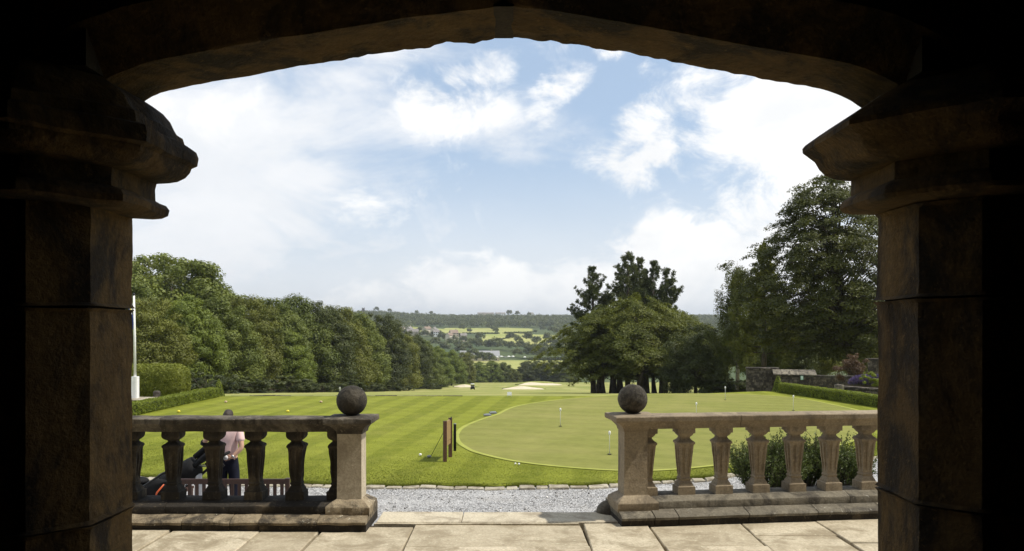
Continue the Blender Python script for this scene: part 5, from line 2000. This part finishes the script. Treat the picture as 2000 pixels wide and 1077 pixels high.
for (px, pt_, pb, lb) in ((1094.5, 800, 834, 'thin white flagstick in the middle of the putting green'), (1190.5, 845, 889, 'nearest white flagstick, just left of the right pedestal'), (1360, 790, 820, 'white flagstick showing just above the right coping'), (1416.5, 760, 782, 'farthest white flagstick, in front of the dark round tree'),
                          (1549.5, 774, 803, 'white flagstick in front of the right box hedge'), (1401.5, 838, 872, 'white flagstick seen between the right balusters')):
    p = ground_at(px, pb, ZL)
    fs = empty('flagstick', (p.x, p.y, ZT + 0.012))
    tag(fs, lb, 'flagstick', 'flagsticks on the putting green')
    h = 0.56
    MB().lathe([(.0085, -.05), (.0085, h - 0.06), (.006, h - 0.02)], 8).build('pole', M['white'], fs, True)
    MB().lathe([(.010, h - 0.10), (.026, h - 0.085), (.030, h - 0.05), (.026, h - 0.015), (.008, h)], 10, sy=0.5).build('marker_top', M['white'], fs, True)
    MB().lathe([(.0, -.001), (.054, -.001), (.054, .003), (.0, .003)], 16).build('cup', M['black'], fs)

p = ground_at(995, 774, ZL)
ws = empty('low_sign', (p.x, 34.0, ZT))
tag(ws, 'small white board on short legs at the far edge of the lawn', 'sign')
MB().box((0, 0, 0.13), (.2, .02, .15), 0, -0.12).build('board', M['white'], ws)
for s in (-1, 1):
    MB().box((s * 0.08, 0.01, 0.03), (.015, .015, .10)).build('leg', M['steel'], ws)

# golf buggy with two riders, far down the fairway
bx, by = (923 - 1000) / F * 250, 250.0
bz = ht(bx, by)
gb = empty('golf_buggy', (bx, by, bz), 0.15)
tag(gb, 'small dark golf buggy driving away down the fairway', 'golf buggy')
MB().box((0, 0, 0.5), (1.2, 2.3, 0.42)).build('body', M['black'], gb)
MB().box((0, -0.85, 0.8), (1.1, 0.5, 0.4)).build('bag_well', M['black'], gb)
MB().box((0, -0.2, 0.78), (1.1, 0.5, 0.14)).build('seat', M['grey'], gb)
MB().box((0, -0.45, 1.0), (1.1, 0.1, 0.4)).build('backrest', M['grey'], gb)
MB().box((0, 0, 1.86), (1.2, 1.7, 0.06)).build('roof', M['white'], gb)
for sx in (-1, 1):
    for sy in (-1, 1):
        MB().tube([(sx * .55, sy * .75, 0.7), (sx * .55, sy * .72, 1.84)], .025, 6).build('roof_post', M['black_metal'], gb)
        MB().lathe([(.12, -.09), (.23, -.09), (.24, 0), (.23, .09), (.12, .09)], 14, (sx * .56, sy * .8, .24), 'X').build('wheel', M['rubber'], gb, True)
lgs = {s: [(s * .1, .05, .86), (s * .13, .42, .78), (s * .13, .45, .40), (s * .13, .56, .36)] for s in (-1, 1)}
arm2 = {s: [(s * .185, 0, 1.445), (s * .24, .12, 1.2), (s * .17, .34, 1.15), (s * .14, .41, 1.17)] for s in (-1, 1)}
for s, c in ((-1, 'navy'), (1, 'black')):
    person((bx + s * 0.28, by - 0.2, bz - 0.02), 0.15, ('left rider' if s < 0 else 'right rider') + ' in dark clothes seated in the far golf buggy', arm2, c, 'black', 'hair', lgs, 'riders in the golf buggy', detail=False)
for (px, Y, lb) in ((664, 128, 'tiny white marker post at the wood edge left of the ball'), (705, 150, 'tiny white marker post at the wood edge right of the ball')):
    X = (px - 1000) / F * Y
    t = empty('marker_post', (X, Y, ht(X, Y)))
    tag(t, lb, 'post', 'white marker posts at the wood edge')
    MB().box((0, 0, 0.3), (.08, .08, .8)).build('shaft', M['white'], t)
    MB().box((0, -0.06, 0.75), (.3, .03, .3)).build('plate', M['white'], t)

# ------------------------------------------------------------------ flagpole corner
fx = (264 - 1000) / F * 30.5
zs = ZC - (778 - HY) / F * 30.5
st_ = empty('stone_steps', (fx, 30.5, ZL))
tag(st_, 'low pale stone steps carrying the flagpole behind the left hedge', 'steps')
hs = zs - ZL
for i, (w_, d_, z0, z1) in enumerate(((3.2, 2.2, 0, hs / 3), (2.6, 1.6, hs / 3, 2 * hs / 3), (2.0, 1.2, 2 * hs / 3, hs))):
    x = -w_ / 2
    k = 0
    rs = random.Random(i)
    while x < w_ / 2 - 0.05:
        w1 = min(rs.uniform(0.4, 0.7), w_ / 2 - x)
        stone_block('step_stone', [(x + .004, -d_ / 2), (x + w1 - .004, -d_ / 2), (x + w1 - .004, d_ / 2), (x + .004, d_ / 2)], z0 + 0.002, z1, M['edging'], st_, step=0.25, amp=0.012, edge=0.01, seed=i * 9 + k)
        x += w1
        k += 1
fp = empty('flagpole', (fx, 30.5, zs))
tag(fp, 'white flagpole in a white square box at the left, by the pier', 'flagpole')
MB().box((0, 0, 0.43), (.22, .22, .86)).build('base_box', M['white'], fp)
for s in (-1, 1):
    MB().box((s * 0.06, -0.116, 0.43), (.03, .012, .82)).build('box_batten', M['white'], fp)
MB().tube([(0, 0, .8), (-0.02, 0, 2.5), (-0.05, 0, 4.08)], [.05, .045, .035], 12).build('pole', M['white'], fp, True)
MB().lathe([(.035, 4.07), (.05, 4.10), (.045, 4.15), (.01, 4.18)], 12, (-0.05, 0, 0)).build('finial', M['black_metal'], fp, True)
M['flag'] = plain('flag_blue', (0.05, 0.08, 0.32), 0.8, var=0.1)
fl = MB()
rings = []
for i in range(13):
    z = 3.75 - i * 0.085
    rings.append([(-.10 - .05 * math.sin(i * .5) - .16 * math.sin(math.pi * j / 9) * (0.6 + 0.03 * i), 0.05 * math.sin(j * 1.7 + i * .2), z) for j in range(10)] + [(-.10 - .05 * math.sin(i * .5) - .16 * math.sin(math.pi * j / 9) * (0.6 + 0.03 * i), 0.012 + 0.05 * math.sin(j * 1.7 + i * .2), z) for j in range(9, -1, -1)])
fl.rings(rings)
f_ = fl.build('flag', M['flag'], fp, True)
MB().ball((-0.15, -0.07, 3.4), (.05, .02, .16), 10, 8).build('yellow_stripe', M['yellow'], f_, True)
MB().tube([(-0.09, -0.06, 3.75), (-0.12, -0.07, 3.2), (-0.13, -0.06, 2.75)], .014, 6).build('white_stripe', M['white'], f_, True)
o = stone_block('stone_bollard', [(0.14 * math.cos(a), 0.14 * math.sin(a)) for a in [2 * math.pi * j / 14 for j in range(14)]], 0, 0.5, M['rubble'], None, step=0.2, amp=0.01, edge=0.05, seed=4)
o.location = ((306 - 1000) / F * 31.2, 31.2, ZL)
tag(o, 'short round-topped stone bollard beside the flagpole steps', 'bollard')


# ------------------------------------------------------------------ right garden walls
def stone_wall(name, a, c, h0, h1, th, label, mat, course=0.13, seed=1, cap=True, z=ZL - 0.1, cat='wall', wlen=(0.22, 0.5)):
    a, c = Vector(a), Vector(c)
    L = (c - a).length
    root = empty(name, (a.x, a.y, z), math.atan2(c.y - a.y, c.x - a.x))
    tag(root, label, cat)
    rs = random.Random(seed)
    MB().add([(0.02, .05, 0), (L - 0.02, .05, 0), (L - 0.02, th - .02, 0), (0.02, th - .02, 0), (0.02, .05, h0 - 0.03), (L - 0.02, .05, h1 - 0.03), (L - 0.02, th - .02, h1 - 0.03), (0.02, th - .02, h0 - 0.03)],
             [(0, 3, 2, 1), (4, 5, 6, 7), (0, 1, 5, 4), (1, 2, 6, 5), (2, 3, 7, 6), (3, 0, 4, 7)]).build('wall_core', M['soil'], root)
    zz = 0.0
    while zz < max(h0, h1) - 0.03:
        ch_ = min(course * rs.uniform(0.75, 1.25), max(h0, h1) - zz)
        x = 0.0
        while x < L - 0.02:
            w_ = min(rs.uniform(*wlen), L - x)
            if L - x - w_ < 0.1:
                w_ = L - x
            hl = h0 + (h1 - h0) * (x + w_ / 2) / L
            if zz + 0.04 < hl:
                pr = rs.uniform(0.0, 0.03)
                zt = min(zz + ch_, hl) - 0.008
                mb = MB()
                e = 0.012
                mb.rings([[(x + .006, 0.03 - pr + 0.0, zz), (x + w_ - .006, 0.03 - pr, zz), (x + w_ - .006, th * 0.6, zz), (x + .006, th * 0.6, zz)],
                          [(x + .006 + e * rs.random(), 0.02 - pr, zz + e), (x + w_ - .006 - e * rs.random(), 0.02 - pr, zz + e), (x + w_ - .006, th * 0.6, zz + e), (x + .006, th * 0.6, zz + e)],
                          [(x + .006 + e * rs.random(), 0.02 - pr, zt - e), (x + w_ - .006 - e * rs.random(), 0.02 - pr, zt - e), (x + w_ - .006, th * 0.6, zt - e), (x + .006, th * 0.6, zt - e)],
                          [(x + .006, 0.035 - pr, zt), (x + w_ - .006, 0.035 - pr, zt), (x + w_ - .006, th * 0.6, zt), (x + .006, th * 0.6, zt)]])
                mb.build('wall_stone', mat, root)
            x += w_
        zz += ch_
    if cap:
        x = -0.02
        while x < L:
            w_ = min(rs.uniform(0.5, 0.8), L + 0.02 - x)
            hl = h0 + (h1 - h0) * x / L
            hr = h0 + (h1 - h0) * (x + w_) / L
            MB().add([(x, -.03, hl), (x + w_ - .006, -.03, hr), (x + w_ - .006, th + .02, hr), (x, th + .02, hl), (x, -.02, hl + .06), (x + w_ - .006, -.02, hr + .06), (x + w_ - .006, th + .01, hr + .06), (x, th + .01, hl + .06)],
                     [(0, 3, 2, 1), (4, 5, 6, 7), (0, 1, 5, 4), (1, 2, 6, 5), (2, 3, 7, 6), (3, 0, 4, 7)]).build('coping_stone', mat, root)
            x += w_
    return root


YS = 40.0
sx_ = lambda px, Y=YS: (px - 1000) / F * Y
zpx = lambda py, Y: ZC - (py - HY) / F * Y
zb = -1.8
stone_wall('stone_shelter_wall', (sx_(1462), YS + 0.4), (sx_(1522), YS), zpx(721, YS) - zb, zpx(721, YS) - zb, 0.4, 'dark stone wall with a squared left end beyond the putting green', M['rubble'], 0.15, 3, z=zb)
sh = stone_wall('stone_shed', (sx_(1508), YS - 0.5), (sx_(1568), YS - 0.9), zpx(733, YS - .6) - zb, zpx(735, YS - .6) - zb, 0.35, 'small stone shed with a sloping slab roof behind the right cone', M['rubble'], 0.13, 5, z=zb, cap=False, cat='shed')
# lean-to roof slabs
Ls = (Vector((sx_(1568), YS - 0.9)) - Vector((sx_(1508), YS - 0.5))).length
hh = zpx(733, YS - .6) - zb
k = 0
x = -0.1
while x < Ls + 0.05:
    w_ = 0.42
    MB().add([(x, -.08, hh), (x + w_ - .01, -.08, hh - 0.01), (x + w_ - .01, .55, hh + .22), (x, .55, hh + .22), (x, -.08, hh + .045), (x + w_ - .01, -.08, hh + .035), (x + w_ - .01, .55, hh + .265), (x, .55, hh + .265)],
             [(0, 3, 2, 1), (4, 5, 6, 7), (0, 1, 5, 4), (1, 2, 6, 5), (2, 3, 7, 6), (3, 0, 4, 7)]).build('roof_slab', M['grey_ledge'], sh)
    x += w_
MB().box((Ls / 2, 0.7, hh / 2), (Ls, 0.6, hh + 0.2)).build('back_wall', M['rubble'], sh)
M['green_sign'] = plain('green_sign', (0.25, 0.5, 0.36), 0.5, var=0.05)
ms = empty('notice_plate', (sx_(1566, YS - 1.0), YS - 1.02, zpx(741, YS - 1)), -0.1)
tag(ms, 'small pale green notice fixed to the stone shed', 'sign')
MB().box((0, 0, 0.07), (.13, .012, .2)).build('plate', M['green_sign'], ms)
MB().box((0, -0.008, 0.11), (.09, .006, .07)).build('white_panel', M['white'], ms)
MB().box((0, -0.008, 0.02), (.09, .006, .03)).build('white_panel', M['white'], ms)
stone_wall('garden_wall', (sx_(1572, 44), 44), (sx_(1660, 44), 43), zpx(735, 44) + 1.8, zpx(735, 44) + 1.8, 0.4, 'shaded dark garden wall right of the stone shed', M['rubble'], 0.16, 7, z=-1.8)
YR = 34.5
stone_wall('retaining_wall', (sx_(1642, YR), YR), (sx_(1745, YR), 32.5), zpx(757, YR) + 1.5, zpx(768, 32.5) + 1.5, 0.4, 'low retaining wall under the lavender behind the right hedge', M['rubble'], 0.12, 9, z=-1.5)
o = stone_block('wall_pier', [(-.16, -.16), (.16, -.16), (.16, .16), (-.16, .16)], 0, 0.72, M['grey_ledge'], None, step=0.1, amp=0.01, edge=0.03, seed=8)
o.location = (sx_(1638, YR - .1), YR - 0.15, -1.5)
tag(o, 'short pale stone pier ending the low retaining wall', 'wall pier')
MBt = MB()
bankm = plain('bed_soil', (0.08, 0.06, 0.04), 0.95, var=0.3, scale=6, bump=0.6)
o = MB().box((19.7, 36.2, -1.35), (6.8, 2.7, 1.1)).build('flower_bed', bankm)
tag(o, kind='structure')
# lavender
rg = np.random.default_rng(77)
M['lavender'] = leaf_mat('lavender_flower', (0.085, 0.065, 0.18), (0.17, 0.13, 0.32), 0.2)
M['lav_leaf'] = leaf_mat('lavender_leaf', (0.07, 0.085, 0.05), (0.14, 0.16, 0.09), 0.2)


def lavender(loc, s, label):
    root = empty('lavender_bush', loc)
    tag(root, label, 'lavender', 'lavender above the retaining wall')
    n = 2600
    d = unit(rg.normal(size=(n, 3)))
    d[:, 2] = np.abs(d[:, 2])
    p = d * np.array([.75, .45, .42]) * s * rg.uniform(.8, 1.05, (n, 1))
    ax = unit(d + np.array([0, 0, 1.0]))
    link('flowers', leaves(p, np.cross(ax, rg.normal(size=(n, 3))), rg.uniform(.07, .14, n), rg.random(n), M['lavender'], 'flowers', aspect=.35, axis=ax), root)
    p2 = d * np.array([.72, .43, .33]) * s * rg.uniform(.5, 1.0, (n, 1))
    link('foliage', leaves(p2, np.cross(ax, rg.normal(size=(n, 3))), rg.uniform(.08, .16, n), rg.random(n), M['lav_leaf'], 'foliage', aspect=.3, axis=ax), root)


lavender((sx_(1690, 35.6), 35.6, -0.85), 1.0, 'purple lavender bush nearer the reddish shrub')
lavender((sx_(1722, 35.2), 35.2, -0.85), 1.1, 'purple lavender bush beside the right pier')
M['leaf_red'] = leaf_mat('red_brown_leaf', (0.075, 0.045, 0.026), (0.15, 0.09, 0.055), 0.25)
o = broadleaf(1.4, 1.7, 301, M['leaf_red'], base=0.0, n_cl=36, per=150, size=0.07)
o.name = 'red_brown_shrub'
o.location = (sx_(1672, 37), 37.2, -0.85)
tag(o, 'reddish brown feathery shrub above the low retaining wall', 'shrub')
o = broadleaf(0.7, 1.0, 302, M['leaf_box'], base=0.0, n_cl=24, per=120, size=0.05)
o.name = 'green_shrub'
o.location = (sx_(1716, 34), 34.6, -0.9)
tag(o, 'small green shrub at the pier end of the retaining wall', 'shrub')
stone_wall('upper_wall', (sx_(1695, 41), 41), (sx_(1790, 41), 40), 0.95, 1.0, 0.4, 'upper stone wall above the lavender beside the pier', M['rubble'], 0.16, 12, z=-0.9)

# ------------------------------------------------------------------ the far valley
M['cream'] = plain('cream_render', (0.62, 0.56, 0.44), 0.8, var=0.06, scale=0.4)
M['stone_house'] = plain('house_stone', (0.42, 0.37, 0.28), 0.85, var=0.1, scale=0.5)
M['slate'] = plain('slate_roof', (0.20, 0.18, 0.165), 0.7, var=0.12, scale=0.4)
M['tile_roof'] = plain('brown_tile_roof', (0.22, 0.16, 0.12), 0.8, var=0.12, scale=0.4)
M['shed_roof'] = plain('shed_roof', (0.28, 0.28, 0.285), 0.6, var=0.05, scale=0.2)
M['pane'] = plain('window_glass', (0.03, 0.035, 0.045), 0.15, var=0.1)


def house(px, py, Y, w, d, h, rh, rz, wall, roof, label, cat='house', group='far houses in the valley', nwin=3):
    X = (px - 1000) / F * Y
    zz = ht(X, Y)
    if py is not None:
        zz = ZC - (py - HY) / F * Y
    root = empty('house', (X, Y, zz), rz)
    tag(root, label, cat, group)
    MB().add([(-w / 2, -d / 2, -4), (w / 2, -d / 2, -4), (w / 2, d / 2, -4), (-w / 2, d / 2, -4), (-w / 2, -d / 2, h), (w / 2, -d / 2, h), (w / 2, d / 2, h), (-w / 2, d / 2, h), (-w / 2, 0, h + rh), (w / 2, 0, h + rh)],
             [(0, 1, 5, 4), (2, 3, 7, 6), (1, 2, 6, 9, 5), (3, 0, 4, 8, 7), (4, 5, 9, 8), (6, 7, 8, 9)]).build('wall', wall, root)
    o_ = 0.4
    s = rh / (d / 2)
    for sg_ in (-1, 1):
        MB().add([(-w / 2 - o_, sg_ * (d / 2 + o_), h - s * o_ + .15), (w / 2 + o_, sg_ * (d / 2 + o_), h - s * o_ + .15), (w / 2 + o_, 0, h + rh + .15), (-w / 2 - o_, 0, h + rh + .15),
                  (-w / 2 - o_, sg_ * (d / 2 + o_), h - s * o_ + .4), (w / 2 + o_, sg_ * (d / 2 + o_), h - s * o_ + .4), (w / 2 + o_, 0, h + rh + .4), (-w / 2 - o_, 0, h + rh + .4)],
                 [(0, 3, 2, 1), (4, 5, 6, 7), (0, 1, 5, 4), (1, 2, 6, 5), (2, 3, 7, 6), (3, 0, 4, 7)]).build('roof', roof, root)
    if nwin:
        MB().box((w * 0.3, 0, h + rh + 0.8), (.9, .7, 1.8)).build('chimney', wall, root)
    for k in range(nwin):
        for fl_ in range(2 if h > 4.5 else 1):
            MB().box((-w / 2 + w * (k + .5) / nwin, -d / 2 - 0.02, 1.5 + fl_ * 2.7), (1.3, .12, 1.4)).build('window', M['pane'], root)
    return root


for i, (px, py, Y, w_, d_, h_, rh, rz, wa, ro, lb) in enumerate((
        (766, 651, 1120, 11, 8, 5, 3, 0.5, 'cream', 'slate', 'leftmost cream house across the valley'), (783, 650.5, 1130, 12, 9, 5.5, 3.5, -0.3, 'stone_house', 'slate', 'house with big grey roof left in the far row'), (800, 650, 1140, 9, 8, 5.5, 3, 1.2, 'cream', 'slate', 'cream gabled house in the far row'),
        (806, 653, 1090, 16, 8, 3.5, 3.5, 0.1, 'stone_house', 'slate', 'long low grey-roofed house below the cream gable'), (834, 650, 1130, 12, 8, 5.5, 3, 0.9, 'cream', 'tile_roof', 'bright cream house in the middle of the far row'), (848, 651.5, 1120, 10, 8, 5.5, 3, 1.3, 'cream', 'slate', 'cream house right of the middle in the far row'),
        (852, 656, 1060, 8, 7, 5, 3, 0.2, 'white', 'slate', 'white house just below the far row'), (886, 658, 1050, 11, 8, 5, 4, 0.5, 'stone_house', 'tile_roof', 'brown-roofed house right of the far row'), (878, 662, 1010, 9, 7, 4.5, 3, 1.0, 'cream', 'tile_roof', 'pale house below the brown-roofed one'),
        (905, 662, 1010, 8, 6, 4, 3, 0.3, 'stone_house', 'slate', 'small stone house left of the big field'), (1056, 687, 880, 18, 8, 4, 3.5, 0.1, 'stone_house', 'slate', 'grey-roofed house among trees right of the barn'))):
    house(px, py, Y, w_, d_, h_, rh, rz, M[wa], M[ro], lb)
house(937, 705, 790, 40, 15, 5.0, 5, 0.06, M['stone_house'], M['shed_roof'], 'long barn with pale grey roof beside the car park', 'barn', None, nwin=6)
for i, (px, Y, w_, wa, lb) in enumerate(((940, 2050, 20, 'cream', 'pale building on the ridge left of the ridge trees'), (955, 2080, 26, 'cream', 'long pale building on the ridge'), (973, 2060, 14, 'white', 'white house on the ridge left of the round tree'), (982, 2040, 12, 'white', 'white house on the ridge below the round tree'), (1037, 2060, 12, 'white', 'white house on the ridge at the right'),
                                         (728, 1500, 14, 'stone_house', 'stone house high at the left under the church'), (740, 1450, 12, 'cream', 'cream house below the church hill'))):
    house(px, None if Y < 2000 else 617.5, Y, w_, 9, 6, 3, 0.1 * i, M[wa], M['slate'], lb, group='houses on the ridge', nwin=2)
# church tower on the hill
X = (709.5 - 1000) / F * 1700
t = empty('church_tower', (X, 1700, ZC - (612 - HY) / F * 1700), 0.2)
tag(t, 'square church tower on the hilltop above the left wood', 'tower')
MB().box((0, 0, 4), (6, 6, 14)).build('wall', M['rubble'], t)
for a_ in (-1, 1):
    for b_ in (-1, 1):
        MB().box((a_ * 2.5, b_ * 2.5, 11.6), (1.2, 1.2, 1.6)).build('pinnacle', M['rubble'], t)
MB().box((0, -3.02, 8), (1.4, .1, 2.4)).build('belfry_window', M['pane'], t)


def car(px, py, Y, rz, mat, label):
    X = (px - 1000) / F * Y
    r_ = empty('parked_car', (X, Y, ZC - (py - HY) / F * Y), rz)
    tag(r_, label, 'car', 'cars parked by the barn')
    MB().add([(-2.1, -.85, .3), (2.1, -.85, .3), (2.1, .85, .3), (-2.1, .85, .3), (-2.1, -.85, .8), (2.1, -.8, .75), (2.1, .8, .75), (-2.1, .85, .8)], [(0, 3, 2, 1), (4, 5, 6, 7), (0, 1, 5, 4), (1, 2, 6, 5), (2, 3, 7, 6), (3, 0, 4, 7)]).build('body', mat, r_)
    MB().add([(-1.6, -.78, .8), (1.0, -.78, .78), (1.0, .78, .78), (-1.6, .78, .8), (-1.2, -.65, 1.45), (.3, -.65, 1.45), (.3, .65, 1.45), (-1.2, .65, 1.45)], [(0, 3, 2, 1), (4, 5, 6, 7), (0, 1, 5, 4), (1, 2, 6, 5), (2, 3, 7, 6), (3, 0, 4, 7)]).build('cabin', mat, r_)
    for a_ in (-1.3, 1.3):
        for b_ in (-.8, .8):
            MB().lathe([(.2, -.1), (.32, -.1), (.32, .1), (.2, .1)], 10, (a_, b_, .32), 'Y').build('wheel', M['rubber'], r_)


for i, (px, py, m_, lb) in enumerate(((972, 699, 'white', 'white car nearest the barn in the far car park'), (980, 698, 'white', 'second white car from the barn'), (987, 699.5, 'grey', 'grey car in the middle of the far car park'), (994, 698, 'white', 'white car in the middle of the far car park'), (1002, 698, 'white', 'white car at the right of the far car park'), (1025, 699, 'white', 'lone white car right of the far car park'))):
    car(px, py, 775, 0.3 + i * 0.2, M[m_], lb)

# trees of the valley
ft = [far_tree_mesh(12, 11, 401 + i, M['leaf_far']) for i in range(4)]
rs = random.Random(21)
spots = []
for (px, py, s) in ((917, 652, .9), (903, 648, 1.1), (938, 668, 1.1), (998, 668, 1.2), (1012, 672, 1.0), (1032, 670, 1.2), (1048, 676, 1.0), (1070, 668, 1.1), (1076, 678, 1.1), (1060, 648, .9), (1045, 652, .7), (1075, 650, 1.0), (1085, 655, 1.1), (962, 646, .8), (968, 651, .8), (953, 643, .9),
                    (905, 672, 1.0), (920, 676, 1.0), (932, 684, 1.1), (950, 684, 1.0), (963, 686, 1.2), (982, 684, 1.0), (1000, 686, 1.2), (1016, 684, 1.1), (1030, 688, 1.0), (1044, 692, 1.2), (1062, 692, 1.1), (1080, 692, 1.2), (1010, 699, 1.0), (1035, 701, 1.2), (1052, 702, 1.2), (1070, 703, 1.2), (1090, 703, 1.3),
                    (925, 703, 1.3), (940, 703, 1.1), (955, 703, 1.0), (895, 682, 1.1), (880, 676, 1.0), (862, 668, 1.0), (845, 664, 1.1), (830, 662, 1.0), (815, 660, 1.0), (795, 659, .9), (775, 658, 1.0), (870, 690, 1.1), (850, 680, 1.1), (886, 669, .9), (898, 662, .7), (760, 656, 1.0), (820, 651, .8), (792, 648, .6), (860, 655, .7),
                    (912, 690, 1.0), (899, 694, 1.0), (973, 677, 1.0), (1090, 682, 1.2), (1097, 668, 1.1)):
    spots.append((px, py, s))


def far_Y(py):
    ys = np.arange(660, 1600, 2.0)
    p_ = HY + F * (ZC - np.interp(ys, PY, PZ)) / ys
    return float(ys[np.argmin(np.abs(p_ - py))])


ORD = ['first', 'second', 'third', 'fourth', 'fifth', 'sixth', 'seventh', 'eighth', 'ninth', 'tenth', 'eleventh', 'twelfth', 'thirteenth', 'fourteenth', 'fifteenth', 'sixteenth', 'seventeenth', 'eighteenth', 'nineteenth', 'twentieth']


def whereabouts(px, py):
    if 915 < px < 960 and py > 700:
        return 'in front of the barn'
    if py < 690 and 890 < px < 985:
        return 'above the barn roof' if py > 668 else 'on the far fields above the barn'
    if px < 895:
        return 'among the far houses'
    if py > 695:
        return 'by the far car park'
    return 'on the far fields at the right' if py < 672 else 'in the valley behind the car park'


for i, (px, py, s) in enumerate(spots):
    Y = far_Y(py)
    wh = whereabouts(px, py)
    if wh == 'in front of the barn':
        Y = 758.0
    X = (px - 1000) / F * Y
    root = empty('valley_tree', (X, Y, ht(X, Y) - 0.5), i * 1.3, s * (0.9 + 0.3 * rs.random()))
    link('crown', ft[i % 4], root)
    rank = sum(1 for q in spots if whereabouts(q[0], q[1]) == wh and q[0] < px)
    tag(root, 'round tree ' + wh + ', ' + ORD[rank] + ' from the left', 'tree', 'scattered trees of the valley')

# trees standing out on the ridge
for i, (px, s, lb) in enumerate(((814, 1.0, 'lone round tree on the skyline above the far houses'), (842, 1.0, 'lone dark tree on the skyline right of the tower'), (995, 1.5, 'large round tree on the skyline by the white ridge houses'), (1011, 1.3, 'second skyline tree right of the large round one'), (1033, 1.0, 'small skyline tree beside the right white house'), (761, 1.0, 'skyline tree right of the church tower'), (735, 1.3, 'skyline tree beside the church tower'))):
    Y = 1980
    X = (px - 1000) / F * Y
    root = empty('ridge_tree', (X, Y, ht(X, Y) + 8), i, s)
    link('crown', ft[i % 4], root)
    tag(root, lb, 'tree', 'trees standing out on the skyline')


# the wood across the valley reads as one mass
def far_wood():
    rg = np.random.default_rng(55)
    cs, rad = [], []

    def band(px0, px1, y0, y1, n, hh):
        for _ in range(n):
            px = rg.uniform(px0, px1)
            Y = rg.uniform(y0, y1)
            X = (px - 1000) / F * Y
            cs.append((X, Y, ht(X, Y) + hh * rg.uniform(0.45, 0.85)))
            rad.append(rg.uniform(4.0, 7.5))
    band(640, 1420, 1480, 1530, 420, 12)
    band(640, 1420, 1530, 2000, 2100, 12)
    band(600, 1450, 2000, 2150, 420, 9)
    band(640, 800, 1180, 1480, 420, 10)
    band(1085, 1440, 1150, 1480, 460, 11)
    band(1095, 1440, 700, 1150, 420, 11)
    band(560, 780, 700, 1180, 420, 11)
    cs_, rad_ = np.array(cs), np.array(rad)
    C, Nn, S, ti = clump_leaves(cs_, rad_, 46, rg, flat=0.9, size=2.6, outw=1.5, up=0.4, shell=0.3)
    o = link('far_wood', leaves(C, Nn, S, ti, M['leaf_far'], 'far_wood', rg=rg, aspect=0.75))
    tag(o, 'dark wooded hillside across the valley', 'wood', kind='stuff')
    # far moor to the right and the hedgerows
    C2, S2 = [], []
    for (a, c, n, h) in (((905, 652.5), (975, 652.5), 160, 2.2), ((985, 652), (1015, 651), 70, 2.5), ((962, 641), (972, 652), 60, 6), ((1015, 652), (1040, 651), 50, 3.0), ((965, 667), (1010, 656), 130, 1.2), ((920, 704), (965, 704.5), 120, 3.0), ((1030, 704), (1100, 704), 150, 3.0)):
        t = rg.random(n)
        for q in t:
            px, py = a[0] + (c[0] - a[0]) * q, a[1] + (c[1] - a[1]) * q
            Y = far_Y(py)
            X = (px - 1000) / F * Y
            for _ in range(5):
                C2.append((X + rg.normal(), Y + rg.normal(), ht(X, Y) + rg.uniform(0, h)))
    C2 = np.array(C2)
    n = len(C2)
    o = link('hedgerow', leaves(C2, rg.normal(size=(n, 3)) + np.array([0, -0.6, 0.4]), rg.uniform(1.2, 2.2, n), rg.random(n), M['leaf_far'], 'hedgerow', rg=rg, aspect=0.8))
    tag(o, 'dark hedgerows between the pale fields across the valley', 'hedgerow', kind='stuff')


far_wood()

# ------------------------------------------------------------------ the air over the valley
HAZE = 0.00012
if HAZE:
    mv = bpy.data.materials.new('haze_air')
    mv.use_nodes = True
    nt = mv.node_tree
    nt.nodes.remove(nt.nodes['Principled BSDF'])
    pv = nt.nodes.new('ShaderNodeVolumePrincipled')
    pv.inputs['Color'].default_value = (0.86, 0.92, 1.0, 1)
    pv.inputs['Density'].default_value = HAZE
    pv.inputs['Anisotropy'].default_value = 0.2
    nt.links.new(pv.outputs[0], nt.nodes['Material Output'].inputs['Volume'])
    hz = MB().box((0, 6980, 62), (66000, 14200, 400)).build('haze', mv)
    tag(hz, kind='stuff')
